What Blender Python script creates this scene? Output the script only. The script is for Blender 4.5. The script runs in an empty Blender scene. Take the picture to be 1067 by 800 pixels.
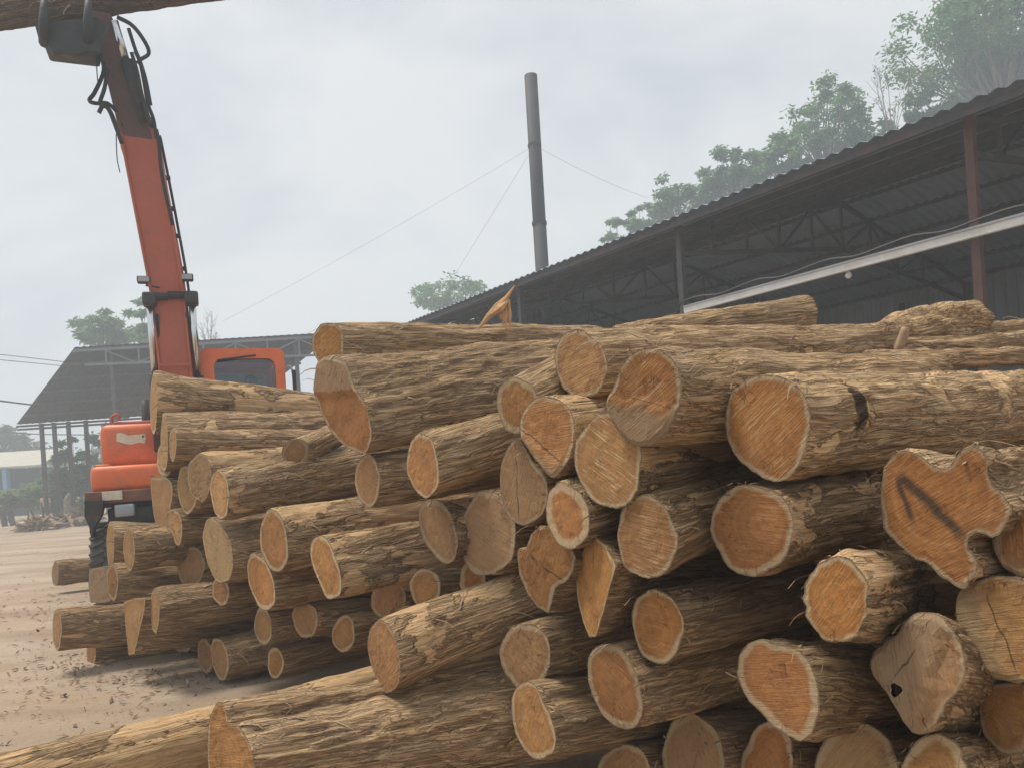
import bpy, bmesh, math, random
import numpy as np
from mathutils import Vector, Matrix
from mathutils.geometry import delaunay_2d_cdt

random.seed(7)
rng = np.random.default_rng(11)
S = bpy.context.scene
C = S.collection

# ------------------------------------------------------------------ camera
F, CX, CY = 790.0, 533.5, 478.0          # focal length and principal point, pixels of the photograph
ROLL = math.radians(3.7)
CAM = np.array([0.0, 0.0, 1.5])
XC = np.array([math.cos(ROLL), 0, -math.sin(ROLL)])
UC = np.array([math.sin(ROLL), 0, math.cos(ROLL)])
YF = np.array([0.0, 1.0, 0.0])
cd = bpy.data.cameras.new('camera')
cam = bpy.data.objects.new('camera', cd); C.objects.link(cam)
cd.sensor_width = 36; cd.lens = 36 * F / 1067
cd.shift_y = (CY - 400) / 1067
cd.clip_end = 2000; cd.clip_start = 0.05
cam.matrix_world = Matrix(((XC[0], UC[0], 0, 0), (XC[1], UC[1], -1, 0), (XC[2], UC[2], 0, 1.5), (0, 0, 0, 1)))
S.camera = cam

# ------------------------------------------------------------------ world, sun, exposure
SUN_EL, SUN_AZ = math.radians(66), math.radians(-66)      # high on the left, veiled by cloud
w = bpy.data.worlds.new('World'); S.world = w; w.use_nodes = True
nt = w.node_tree; nt.nodes.clear()
def N(t, kind, **kw):
    n = t.nodes.new(kind)
    for k, v in kw.items():
        if k.startswith('i_'):
            key = k[2:]
            n.inputs[int(key) if key.isdigit() else key.replace('_', ' ')].default_value = v
        else:
            setattr(n, k, v)
    return n
sky = N(nt, 'ShaderNodeTexSky', sky_type='NISHITA', sun_disc=False, sun_elevation=SUN_EL, sun_rotation=SUN_AZ,
        air_density=1.0, dust_density=3.0, ozone_density=1.0)
hs = N(nt, 'ShaderNodeHueSaturation', i_Saturation=0.35, i_Value=1.0)
tc = N(nt, 'ShaderNodeTexCoord')
mp = N(nt, 'ShaderNodeMapping'); mp.inputs['Scale'].default_value = (1, 1, 2.2)
nz = N(nt, 'ShaderNodeTexNoise', i_Scale=1.6, i_Detail=5.0, i_Roughness=0.55, i_Distortion=0.4)
cr = N(nt, 'ShaderNodeValToRGB')
cr.color_ramp.elements[0].position = 0.36; cr.color_ramp.elements[0].color = (4.6, 5.1, 5.75, 1)
cr.color_ramp.elements[1].position = 0.62; cr.color_ramp.elements[1].color = (7.4, 7.6, 7.7, 1)
mx = N(nt, 'ShaderNodeMix', data_type='RGBA', i_0=0.85)
bg = N(nt, 'ShaderNodeBackground', i_Strength=0.067)
wo = N(nt, 'ShaderNodeOutputWorld')
nt.links.new(sky.outputs[0], hs.inputs['Color']); nt.links.new(tc.outputs['Generated'], mp.inputs[0])
nt.links.new(mp.outputs[0], nz.inputs['Vector']); nt.links.new(nz.outputs[0], cr.inputs[0])
nt.links.new(hs.outputs[0], mx.inputs[6]); nt.links.new(cr.outputs[0], mx.inputs[7])
nt.links.new(mx.outputs[2], bg.inputs[0]); nt.links.new(bg.outputs[0], wo.inputs[0])
sl = bpy.data.lights.new('sun', 'SUN'); sl.energy = 2.1; sl.angle = math.radians(18); sl.color = (1, 0.93, 0.82)
so = bpy.data.objects.new('sun', sl); C.objects.link(so)
sd = Vector((math.sin(SUN_AZ) * math.cos(SUN_EL), math.cos(SUN_AZ) * math.cos(SUN_EL), math.sin(SUN_EL)))
so.rotation_euler = sd.to_track_quat('Z', 'Y').to_euler(); so.location = (0, 0, 30)
S.view_settings.view_transform = 'Standard'; S.view_settings.look = 'None'
S.view_settings.exposure = 0.78; S.view_settings.gamma = 1.0
S.render.engine = 'CYCLES'
S.cycles.use_denoising = True
S.cycles.max_bounces = 6; S.cycles.diffuse_bounces = 3; S.cycles.volume_bounces = 1; S.cycles.transparent_max_bounces = 8
S.cycles.caustics_reflective = False; S.cycles.caustics_refractive = False

# ------------------------------------------------------------------ pixel <-> world
def ray(u, v):
    return XC * ((u - CX) / F) + YF + UC * ((CY - v) / F)
def W(u, v, Y): return CAM + ray(u, v) * Y
def Wz(u, v, z):
    r = ray(u, v); return CAM + r * ((z - 1.5) / r[2])
def Wplane(u, v, p, n):
    r = ray(u, v); return CAM + r * (np.dot(np.asarray(p) - CAM, n) / np.dot(r, n))
def PX(p):
    d = np.asarray(p) - CAM
    return CX + F * np.dot(d, XC) / d[1], CY - F * np.dot(d, UC) / d[1]
def gz(x, y):
    t = np.clip((np.asarray(y, float) - 12) / 26, 0, 1)
    return -0.3 * t * t * (3 - 2 * t)

# ------------------------------------------------------------------ object helpers
def empty(name, loc, label, cat, group=None, mat=None):
    o = bpy.data.objects.new(name, None); C.objects.link(o)
    o.empty_display_size = 0.1
    if mat is not None: o.matrix_world = mat
    else: o.location = loc
    tag(o, label, cat, group)
    return o
def tag(o, label=None, cat=None, group=None, kind=None):
    if label: o['label'] = label
    if cat: o['category'] = cat
    if group: o['group'] = group
    if kind: o['kind'] = kind
    return o
def mesh(name, verts, faces, mats, parent=None, smooth=False, midx=None, world=True):
    """one mesh object; verts in world coordinates (moved into the parent's frame)"""
    me = bpy.data.meshes.new(name)
    verts = np.asarray(verts, float)
    o = bpy.data.objects.new(name, me)
    if parent is not None and world:
        inv = np.array(WM(parent).inverted())
        verts = verts @ inv[:3, :3].T + inv[:3, 3]
    me.from_pydata(verts.tolist(), [], [list(map(int, f)) for f in faces])
    for m in (mats if isinstance(mats, (list, tuple)) else [mats]): me.materials.append(m)
    if midx is not None: me.polygons.foreach_set('material_index', np.asarray(midx, dtype=np.int32))
    if smooth: me.polygons.foreach_set('use_smooth', np.ones(len(me.polygons), dtype=bool))
    C.objects.link(o)
    if parent is not None: o.parent = parent
    return o
def WM(o):
    return (WM(o.parent) if o.parent else Matrix()) @ o.matrix_basis

class MB:
    """collects pieces of one mesh"""
    def __init__(s): s.v, s.f, s.m = [], [], []
    def add(s, v, f, m=0):
        b = len(s.v); s.v += [tuple(map(float, p)) for p in v]
        s.f += [[b + i for i in q] for q in f]; s.m += [m] * len(f); return s
    def box(s, c, size, ax=None, bev=0.0, m=0):
        c = np.asarray(c, float); hx, hy, hz = [a / 2 for a in size]
        A = np.eye(3) if ax is None else np.array(ax)
        bm = bmesh.new(); bmesh.ops.create_cube(bm, size=1)
        for p in bm.verts: p.co = Vector((p.co.x * 2 * hx, p.co.y * 2 * hy, p.co.z * 2 * hz))
        if bev > 0: bmesh.ops.bevel(bm, geom=list(bm.edges) , offset=bev, segments=2, affect='EDGES', profile=0.6)
        bm.verts.index_update()
        s.add([c + A.T @ np.array(p.co) for p in bm.verts], [[q.index for q in f.verts] for f in bm.faces], m)
        bm.free(); return s
    def bar(s, p0, p1, w, d, up=(0, 0, 1), w1=None, d1=None, m=0):
        """square bar p0 -> p1, w across, d along 'up'"""
        p0, p1 = np.asarray(p0, float), np.asarray(p1, float); a = p1 - p0; a /= np.linalg.norm(a)
        x = np.cross(a, up); 
        if np.linalg.norm(x) < 1e-4: x = np.cross(a, (1, 0, 0))
        x /= np.linalg.norm(x); z = np.cross(x, a)
        w1 = w1 or w; d1 = d1 or d
        v = [p + x * sx * ww / 2 + z * sz * dd / 2 for p, ww, dd in ((p0, w, d), (p1, w1, d1)) for sx, sz in ((-1, -1), (1, -1), (1, 1), (-1, 1))]
        s.add(v, [(3, 2, 1, 0), (4, 5, 6, 7), (0, 1, 5, 4), (1, 2, 6, 5), (2, 3, 7, 6), (3, 0, 4, 7)], m); return s
    def tube(s, pts, rad, n=8, m=0, cap=True):
        pts = [np.asarray(p, float) for p in pts]; k = len(pts)
        rad = [rad] * k if np.isscalar(rad) else rad
        b = []; x = None
        for i, p in enumerate(pts):
            a = pts[min(i + 1, k - 1)] - pts[max(i - 1, 0)]; a = a / (np.linalg.norm(a) + 1e-9)
            if x is None:
                x = np.cross(a, (0, 0, 1) if abs(a[2]) < .9 else (1, 0, 0))
            x = x - a * np.dot(x, a); x /= np.linalg.norm(x) + 1e-9; y = np.cross(a, x)
            for j in range(n):
                t = 2 * math.pi * j / n; b.append(p + (x * math.cos(t) + y * math.sin(t)) * rad[i])
        f = [(i * n + j, i * n + (j + 1) % n, (i + 1) * n + (j + 1) % n, (i + 1) * n + j) for i in range(k - 1) for j in range(n)]
        if cap: f += [tuple(range(n))[::-1], tuple((k - 1) * n + j for j in range(n))]
        s.add(b, f, m); return s
    def build(s, name, mats, parent=None, smooth=False):
        return mesh(name, s.v, s.f, mats, parent, smooth, s.m)
def curve(pts, n=6):
    """Catmull-Rom through pts"""
    P = [np.asarray(p, float) for p in pts]; P = [2 * P[0] - P[1]] + P + [2 * P[-1] - P[-2]]; out = []
    for i in range(1, len(P) - 2):
        for k in range(n):
            t = k / n
            out.append(0.5 * (2 * P[i] + (P[i + 1] - P[i - 1]) * t + (2 * P[i - 1] - 5 * P[i] + 4 * P[i + 1] - P[i + 2]) * t * t + (3 * P[i] - P[i - 1] - 3 * P[i + 1] + P[i + 2]) * t ** 3))
    out.append(P[-2]); return out

# ------------------------------------------------------------------ materials
def newmat(name):
    m = bpy.data.materials.new(name); m.use_nodes = True; t = m.node_tree
    return m, t, t.nodes['Principled BSDF']
def ramp(t, stops, src=None):
    r = N(t, 'ShaderNodeValToRGB'); e = r.color_ramp.elements
    while len(e) < len(stops): e.new(0.5)
    for k, (p, c) in enumerate(stops): e[k].position = p; e[k].color = (*c, 1) if len(c) == 3 else c
    if src is not None: t.links.new(src, r.inputs[0])
    return r
def math_(t, op, a, b=None, clamp=False):
    n = N(t, 'ShaderNodeMath', operation=op); n.use_clamp = clamp
    for k, x in enumerate((a, b)):
        if x is None: continue
        if isinstance(x, (int, float)): n.inputs[k].default_value = x
        else: t.links.new(x, n.inputs[k])
    return n.outputs[0]
def mixc(t, fac, a, b, mode='MIX'):
    n = N(t, 'ShaderNodeMix', data_type='RGBA', blend_type=mode)
    for k, x in ((0, fac), (6, a), (7, b)):
        if isinstance(x, (int, float)): n.inputs[k].default_value = x
        elif isinstance(x, tuple): n.inputs[k].default_value = (*x, 1)
        else: t.links.new(x, n.inputs[k])
    return n.outputs[2]
def prop(t, name):
    n = N(t, 'ShaderNodeAttribute', attribute_type='OBJECT', attribute_name=name); return n.outputs['Fac']
def vecmap(t, src, scale=(1, 1, 1), loc=None):
    m = N(t, 'ShaderNodeMapping'); m.inputs['Scale'].default_value = scale
    t.links.new(src, m.inputs[0])
    if loc is not None: t.links.new(loc, m.inputs['Location'])
    return m.outputs[0]
def noise(t, vec, scale, detail=4, rough=0.55, dist=0.0):
    n = N(t, 'ShaderNodeTexNoise', i_Scale=scale, i_Detail=detail, i_Roughness=rough, i_Distortion=dist)
    t.links.new(vec, n.inputs['Vector']); return n.outputs[0]
def bump(t, b, h, strength, dist):
    n = N(t, 'ShaderNodeBump', i_Strength=strength, i_Distance=dist); t.links.new(h, n.inputs['Height'])
    t.links.new(n.outputs[0], b.inputs['Normal']); return n

def simple(name, col, rough=0.6, metal=0.0, var=0.25, scale=6.0, dirt=None, dirt_amt=0.0, bmp=0.0):
    m, t, b = newmat(name)
    o = N(t, 'ShaderNodeTexCoord').outputs['Object']
    n = noise(t, o, scale, 5, 0.6)
    c = ramp(t, [(0.25, tuple(x * (1 - var) for x in col)), (0.75, tuple(min(1, x * (1 + var)) for x in col))], n).outputs[0]
    if dirt:
        n2 = noise(t, o, scale * 0.5, 6, 0.7, 0.3)
        c = mixc(t, math_(t, 'MULTIPLY', ramp(t, [(0.48, (0, 0, 0)), (0.66, (1, 1, 1))], n2).outputs[0], dirt_amt), c, dirt)
    t.links.new(c, b.inputs['Base Color'])
    b.inputs['Roughness'].default_value = rough; b.inputs['Metallic'].default_value = metal
    if bmp: bump(t, b, noise(t, o, scale * 6, 4, 0.7), bmp, 0.01)
    return m

def bark_material():
    m, t, b = newmat('fibrous_bark')
    o = N(t, 'ShaderNodeTexCoord').outputs['Object']
    rnd = prop(t, 'seed')
    off = N(t, 'ShaderNodeCombineXYZ')
    for k in range(3): t.links.new(math_(t, 'MULTIPLY', rnd, 17.0 + 5 * k), off.inputs[k])
    warp = noise(t, vecmap(t, o, (2.0, 4, 4), off.outputs[0]), 1.0, 3)
    wv = N(t, 'ShaderNodeVectorMath', operation='MULTIPLY_ADD'); wv.inputs[1].default_value = (0, 0.05, 0.05)
    cw = N(t, 'ShaderNodeCombineXYZ'); t.links.new(warp, cw.inputs[1]); t.links.new(warp, cw.inputs[2]); t.links.new(cw.outputs[0], wv.inputs[0]); t.links.new(o, wv.inputs[2])
    ow = wv.outputs[0]
    fib = noise(t, vecmap(t, ow, (7, 125, 125), off.outputs[0]), 1.0, 5, 0.65, 0.35)     # fine strings
    fur = noise(t, vecmap(t, ow, (5.5, 58, 58), off.outputs[0]), 1.0, 5, 0.6, 0.5)    # furrows
    blo = noise(t, vecmap(t, o, (2.5, 4, 4), off.outputs[0]), 1.0, 4, 0.6)
    fis = noise(t, vecmap(t, ow, (1.5, 36, 36), off.outputs[0]), 1.0, 2.5, 0.55, 0.6)    # long wandering fissures
    fl = math_(t, 'ABSOLUTE', math_(t, 'SUBTRACT', fis, 0.5))
    fl2 = math_(t, 'ABSOLUTE', math_(t, 'SUBTRACT', noise(t, vecmap(t, ow, (2.0, 64, 64), off.outputs[0]), 1.0, 2.0, 0.5, 0.4), 0.46))
    fm = math_(t, 'MAXIMUM', math_(t, 'MULTIPLY', math_(t, 'SUBTRACT', 0.040, fl), 38.0, True), math_(t, 'MULTIPLY', math_(t, 'MULTIPLY', math_(t, 'SUBTRACT', 0.035, fl2), 40.0, True), 0.75))
    c1 = ramp(t, [(0.33, (0.20, 0.128, 0.070)), (0.45, (0.33, 0.222, 0.128)), (0.56, (0.43, 0.30, 0.178)), (0.70, (0.60, 0.445, 0.285))], fib).outputs[0]
    c2 = ramp(t, [(0.36, (0.12, 0.073, 0.038)), (0.45, (0.33, 0.218, 0.122)), (0.62, (0.50, 0.355, 0.215))], fur).outputs[0]
    c = mixc(t, 0.5, c1, c2)
    c = mixc(t, math_(t, 'MULTIPLY', fm, 0.45), c, (0.085, 0.052, 0.029))
    # greyer and redder areas
    c = mixc(t, math_(t, 'MULTIPLY', ramp(t, [(0.48, (0, 0, 0)), (0.68, (1, 1, 1))], blo).outputs[0], 0.35), c, (0.30, 0.235, 0.17))
    blo2 = noise(t, vecmap(t, o, (3, 6, 6), off.outputs[0]), 1.7, 5, 0.65)
    c = mixc(t, math_(t, 'MULTIPLY', ramp(t, [(0.55, (0, 0, 0)), (0.7, (1, 1, 1))], blo2).outputs[0], 0.5), c, (0.33, 0.20, 0.105))
    # patches where the bark has peeled off
    pn = noise(t, vecmap(t, o, (1.6, 3.6, 3.6), off.outputs[0]), 1.0, 5, 0.62, 0.5)
    pm = math_(t, 'MULTIPLY', math_(t, 'SUBTRACT', pn, math_(t, 'SUBTRACT', 0.70, math_(t, 'MULTIPLY', prop(t, 'peel'), 0.24))), 26.0, True)
    bare = mixc(t, fib, (0.33, 0.215, 0.115), (0.56, 0.39, 0.23))
    bare = mixc(t, math_(t, 'MULTIPLY', ramp(t, [(0.52, (0, 0, 0)), (0.66, (1, 1, 1))], noise(t, vecmap(t, o, (6, 9, 9), off.outputs[0]), 2.0, 5, 0.7)).outputs[0], 0.55), bare, (0.36, 0.20, 0.09))
    c = mixc(t, math_(t, 'MULTIPLY', pm, 0.85), c, bare)
    pe = math_(t, 'MULTIPLY', math_(t, 'MULTIPLY', pm, math_(t, 'SUBTRACT', 1.0, pm)), 4.0)     # torn edge of the patch
    c = mixc(t, math_(t, 'MULTIPLY', pe, 0.35), c, (0.09, 0.055, 0.032))
    vk = N(t, 'ShaderNodeTexVoronoi', i_Scale=2.6); t.links.new(vecmap(t, o, (.8, 1, 1), off.outputs[0]), vk.inputs['Vector'])
    kd = math_(t, 'ADD', vk.outputs['Distance'], math_(t, 'MULTIPLY', math_(t, 'SUBTRACT', noise(t, o, 30, 3, 0.6), 0.5), 0.06))
    km = math_(t, 'MULTIPLY', math_(t, 'SUBTRACT', 0.075, kd), 40.0, True)
    c = mixc(t, math_(t, 'MULTIPLY', km, 0.7), c, (0.085, 0.052, 0.03))
    # each log a little different
    tint = math_(t, 'ADD', math_(t, 'MULTIPLY', prop(t, 'tone'), 0.7), 1.03)
    hv = N(t, 'ShaderNodeHueSaturation', i_Saturation=1.05); t.links.new(c, hv.inputs['Color']); t.links.new(tint, hv.inputs['Value'])
    c = hv.outputs[0]
    # one smear of old black oil, where a log has it (position and radius in log coordinates)
    pc = N(t, 'ShaderNodeCombineXYZ')
    for k in range(3): t.links.new(prop(t, 'oil%d' % k), pc.inputs[k])
    dv = N(t, 'ShaderNodeVectorMath', operation='SUBTRACT'); t.links.new(o, dv.inputs[0]); t.links.new(pc.outputs[0], dv.inputs[1])
    ln = N(t, 'ShaderNodeVectorMath', operation='LENGTH'); t.links.new(vecmap(t, dv.outputs[0], (1.7, 1, 0.62)), ln.inputs[0])
    dd = math_(t, 'ADD', ln.outputs['Value'], math_(t, 'MULTIPLY', math_(t, 'SUBTRACT', noise(t, o, 22, 5, 0.7), 0.5), 0.16))
    msk = math_(t, 'MULTIPLY', math_(t, 'SUBTRACT', prop(t, 'oilr'), dd), 40.0, True)
    c = mixc(t, math_(t, 'MULTIPLY', msk, 0.85), c, (0.02, 0.017, 0.014))
    t.links.new(c, b.inputs['Base Color'])
    b.inputs['Roughness'].default_value = 0.92; b.inputs['Specular IOR Level'].default_value = 0.15
    h = math_(t, 'ADD', math_(t, 'MULTIPLY', fib, 0.35), math_(t, 'MULTIPLY', fur, 0.7))
    h = math_(t, 'SUBTRACT', h, math_(t, 'MULTIPLY', fm, 0.55))
    h = math_(t, 'SUBTRACT', math_(t, 'MULTIPLY', h, math_(t, 'SUBTRACT', 1.0, math_(t, 'MULTIPLY', pm, 0.75))), math_(t, 'ADD', math_(t, 'MULTIPLY', pm, 0.5), math_(t, 'MULTIPLY', km, 0.4)))
    bump(t, b, h, 1.0, 0.032)
    return m

def cut_material():
    m, t, b = newmat('sawn_end_grain')
    o = N(t, 'ShaderNodeTexCoord').outputs['Object']
    rnd = prop(t, 'seed')
    off = N(t, 'ShaderNodeCombineXYZ')
    for k in range(3): t.links.new(math_(t, 'MULTIPLY', rnd, 23.0 + 7 * k), off.inputs[k])
    ed = N(t, 'ShaderNodeAttribute', attribute_type='GEOMETRY', attribute_name='edge').outputs['Fac']
    sp = N(t, 'ShaderNodeSeparateXYZ'); t.links.new(o, sp.inputs[0]); X, Y, Z = sp.outputs
    wob = math_(t, 'SUBTRACT', noise(t, vecmap(t, o, (1, 1, 1), off.outputs[0]), 9.0, 4), 0.5)
    fine = math_(t, 'SUBTRACT', noise(t, o, 55.0, 3, 0.7), 0.5)
    edw = math_(t, 'ADD', ed, math_(t, 'ADD', math_(t, 'MULTIPLY', wob, 0.060), math_(t, 'MULTIPLY', fine, 0.008)))
    # growth rings round the pith
    py = math_(t, 'SUBTRACT', Y, prop(t, 'pith0')); pz = math_(t, 'SUBTRACT', Z, prop(t, 'pith1'))
    rr = math_(t, 'SQRT', math_(t, 'ADD', math_(t, 'MULTIPLY', py, py), math_(t, 'MULTIPLY', pz, pz)))
    rw = math_(t, 'ADD', rr, math_(t, 'MULTIPLY', wob, 0.03))
    ring = math_(t, 'SINE', math_(t, 'MULTIPLY', rw, 560.0))
    ring2 = math_(t, 'SINE', math_(t, 'MULTIPLY', rw, 190.0))
    cb = N(t, 'ShaderNodeCombineXYZ'); t.links.new(math_(t, 'MULTIPLY', rw, 75.0), cb.inputs[0]); t.links.new(math_(t, 'MULTIPLY', rnd, 57.0), cb.inputs[1])
    band = noise(t, cb.outputs[0], 1.0, 3, 0.7)
    # saw marks, one direction for each cut
    ang = math_(t, 'MULTIPLY', prop(t, 'saw'), 1.0)
    q = math_(t, 'ADD', math_(t, 'MULTIPLY', Y, math_(t, 'COSINE', ang)), math_(t, 'MULTIPLY', Z, math_(t, 'SINE', ang)))
    q2 = math_(t, 'SUBTRACT', math_(t, 'MULTIPLY', Z, math_(t, 'COSINE', ang)), math_(t, 'MULTIPLY', Y, math_(t, 'SINE', ang)))
    cq = N(t, 'ShaderNodeCombineXYZ'); t.links.new(math_(t, 'MULTIPLY', q, 150.0), cq.inputs[0]); t.links.new(math_(t, 'MULTIPLY', q2, 9.0), cq.inputs[1]); t.links.new(math_(t, 'MULTIPLY', rnd, 40.0), cq.inputs[2])
    sawn = noise(t, cq.outputs[0], 1.0, 4, 0.65, 0.4)
    hue = prop(t, 'hue')
    big = noise(t, vecmap(t, o, (1, 1, 1), off.outputs[0]), 6.0, 4, 0.6)
    heart = mixc(t, hue, (0.49, 0.218, 0.064), (0.46, 0.285, 0.13))
    heart = mixc(t, ramp(t, [(0.35, (0, 0, 0)), (0.7, (1, 1, 1))], big).outputs[0], heart, mixc(t, hue, (0.34, 0.128, 0.034), (0.37, 0.215, 0.09)))
    pat = ramp(t, [(0.42, (0.12, 0.12, 0.12)), (0.62, (1, 1, 1))], noise(t, vecmap(t, o, (1, 1, 1), off.outputs[0]), 11.0, 3, 0.5)).outputs[0]
    mot = noise(t, vecmap(t, o, (1, 1, 1), off.outputs[0]), 48.0, 6, 0.72, 0.6)
    heart = mixc(t, math_(t, 'MULTIPLY', ramp(t, [(0.45, (0, 0, 0)), (0.62, (1, 1, 1))], mot).outputs[0], 0.40), heart, (0.27, 0.125, 0.045))
    heart = mixc(t, math_(t, 'MULTIPLY', math_(t, 'MULTIPLY', ramp(t, [(0.52, (0, 0, 0)), (0.66, (1, 1, 1))], sawn).outputs[0], math_(t, 'MULTIPLY', pat, prop(t, 'scratch'))), 0.85, True), heart, (0.70, 0.50, 0.28))
    heart = mixc(t, math_(t, 'MULTIPLY', ramp(t, [(0.34, (1, 1, 1)), (0.46, (0, 0, 0))], sawn).outputs[0], 0.25), heart, (0.20, 0.095, 0.04))
    heart = mixc(t, math_(t, 'MULTIPLY', ramp(t, [(0.36, (1, 1, 1)), (0.5, (0, 0, 0))], band).outputs[0], 0.22), heart, (0.24, 0.10, 0.032))
    heart = mixc(t, math_(t, 'MULTIPLY', ramp(t, [(0.55, (0, 0, 0)), (0.68, (1, 1, 1))], band).outputs[0], 0.20), heart, (0.66, 0.40, 0.18))
    # the wood darkens towards the sapwood
    hm_ = math_(t, 'SUBTRACT', 1.0, math_(t, 'MULTIPLY', math_(t, 'SUBTRACT', edw, prop(t, 'sap')), 22.0), True)
    heart = mixc(t, math_(t, 'MULTIPLY', hm_, 0.55), heart, (0.27, 0.115, 0.04))
    heart = mixc(t, math_(t, 'MULTIPLY', math_(t, 'ADD', math_(t, 'MULTIPLY', ring, 0.5), 0.5), 0.12), heart, (0.2, 0.095, 0.035))
    heart = mixc(t, math_(t, 'MULTIPLY', math_(t, 'ADD', math_(t, 'MULTIPLY', ring2, 0.5), 0.5), 0.08), heart, (0.58, 0.33, 0.14))
    sapc = mixc(t, big, (0.42, 0.295, 0.16), (0.54, 0.40, 0.235))
    sapc = mixc(t, math_(t, 'MULTIPLY', math_(t, 'ADD', wob, 0.5), 0.4), sapc, (0.40, 0.30, 0.19))
    sapw = prop(t, 'sap')
    k = math_(t, 'MULTIPLY', math_(t, 'SUBTRACT', edw, sapw), 95.0, True)
    c = mixc(t, k, sapc, heart)
    # weathered grey side
    gm = math_(t, 'ADD', math_(t, 'ADD', math_(t, 'MULTIPLY', Y, prop(t, 'g0')), math_(t, 'MULTIPLY', Z, prop(t, 'g1'))), prop(t, 'g2'))
    gm = math_(t, 'ADD', gm, math_(t, 'MULTIPLY', wob, 0.11))
    gm = math_(t, 'MULTIPLY', math_(t, 'ADD', gm, math_(t, 'MULTIPLY', fine, 0.05)), 16.0, True)
    greyc = mixc(t, sawn, (0.25, 0.178, 0.105), (0.43, 0.33, 0.21))
    c = mixc(t, math_(t, 'MULTIPLY', gm, 0.72), c, greyc)
    c = mixc(t, math_(t, 'MULTIPLY', prop(t, 'grey'), ramp(t, [(0.3, (0.55, 0.55, 0.55)), (0.7, (1, 1, 1))], big).outputs[0]), c, greyc)
    # dark streak or crack (a line in the face), and knots
    for nm in ('s', 'r'):
        sm = math_(t, 'ADD', math_(t, 'ADD', math_(t, 'MULTIPLY', Y, prop(t, nm + '0')), math_(t, 'MULTIPLY', Z, prop(t, nm + '1'))), prop(t, nm + '2'))
        sm = math_(t, 'ABSOLUTE', math_(t, 'ADD', sm, math_(t, 'MULTIPLY', wob, 0.04)))
        al = math_(t, 'ABSOLUTE', math_(t, 'ADD', math_(t, 'SUBTRACT', math_(t, 'MULTIPLY', Z, prop(t, nm + '0')), math_(t, 'MULTIPLY', Y, prop(t, nm + '1'))), prop(t, nm + '3')))
        lm = math_(t, 'MULTIPLY', math_(t, 'SUBTRACT', prop(t, nm + 'l'), math_(t, 'ADD', al, math_(t, 'MULTIPLY', wob, 0.1))), 25.0, True)
        wd = prop(t, nm + 'w')
        sm = math_(t, 'DIVIDE', math_(t, 'SUBTRACT', wd, sm), math_(t, 'ADD', math_(t, 'MULTIPLY', wd, 0.7), 0.0005), True)
        sm = math_(t, 'MULTIPLY', sm, lm)
        c = mixc(t, math_(t, 'MULTIPLY', sm, 0.85), c, (0.055, 0.042, 0.034))
    # dirt on the face
    dn = noise(t, vecmap(t, o, (1, 1, 1), off.outputs[0]), 16.0, 6, 0.7)
    c = mixc(t, math_(t, 'MULTIPLY', ramp(t, [(0.55, (0, 0, 0)), (0.75, (1, 1, 1))], dn).outputs[0], 0.4), c, (0.25, 0.18, 0.12))
    # drying cracks running out from the pith
    an = math_(t, 'ARCTAN2', pz, py)
    ck = N(t, 'ShaderNodeCombineXYZ'); t.links.new(math_(t, 'MULTIPLY', an, 2.6), ck.inputs[0]); t.links.new(math_(t, 'MULTIPLY', rr, 5.0), ck.inputs[1]); t.links.new(math_(t, 'MULTIPLY', rnd, 31.0), ck.inputs[2])
    ckn = math_(t, 'ABSOLUTE', math_(t, 'SUBTRACT', noise(t, ck.outputs[0], 1.6, 2, 0.5), 0.5))
    ckm = math_(t, 'MULTIPLY', math_(t, 'SUBTRACT', 0.009, ckn), 110.0, True)
    ckm = math_(t, 'MULTIPLY', ckm, ramp(t, [(0.5, (0, 0, 0)), (0.6, (1, 1, 1))], big).outputs[0])
    c = mixc(t, math_(t, 'MULTIPLY', ckm, 0.65), c, (0.12, 0.06, 0.03))
    fv = N(t, 'ShaderNodeHueSaturation', i_Saturation=1.0); t.links.new(c, fv.inputs['Color']); t.links.new(prop(t, 'val'), fv.inputs['Value']); t.links.new(math_(t, 'ADD', 0.5, prop(t, 'hsh')), fv.inputs['Hue']); c = fv.outputs[0]
    # rim of bark, broken and uneven
    rim = math_(t, 'MULTIPLY', math_(t, 'SUBTRACT', math_(t, 'ADD', math_(t, 'ADD', ed, math_(t, 'MULTIPLY', fine, 0.010)), math_(t, 'MULTIPLY', wob, 0.012)), 0.0035), 400.0, True)
    c = mixc(t, rim, (0.22, 0.155, 0.10), c)
    t.links.new(c, b.inputs['Base Color'])
    b.inputs['Roughness'].default_value = 0.85; b.inputs['Specular IOR Level'].default_value = 0.2
    h = math_(t, 'ADD', math_(t, 'MULTIPLY', sawn, 1.0), math_(t, 'MULTIPLY', mot, 0.6))
    h = math_(t, 'SUBTRACT', h, math_(t, 'MULTIPLY', ckm, 0.8))
    bump(t, b, h, 0.9, 0.010)
    return m

BARK, CUT = bark_material(), cut_material()
FIBRE = simple('torn_bark_fibre', (0.34, 0.235, 0.14), 0.9, var=0.45, scale=30)
SPLINT = simple('fresh_split_wood', (0.58, 0.34, 0.17), 0.85, var=0.3, scale=14)
INK = simple('dark_cavity_wood', (0.07, 0.043, 0.027), 0.95)
ORANGE = simple('orange_machine_paint', (0.80, 0.17, 0.05), 0.42, var=0.12, scale=4, dirt=(0.26, 0.14, 0.085), dirt_amt=0.55)
REDOR = simple('red_boom_paint', (0.47, 0.115, 0.062), 0.45, var=0.12, scale=3, dirt=(0.16, 0.09, 0.06), dirt_amt=0.4)
BLACK = simple('black_rubber_and_iron', (0.025, 0.025, 0.026), 0.6, var=0.3, dirt=(0.12, 0.10, 0.08), dirt_amt=0.4)
TYRE = simple('dusty_tyre_rubber', (0.075, 0.072, 0.068), 0.85, var=0.4, scale=9, dirt=(0.20, 0.17, 0.13), dirt_amt=0.6)
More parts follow.
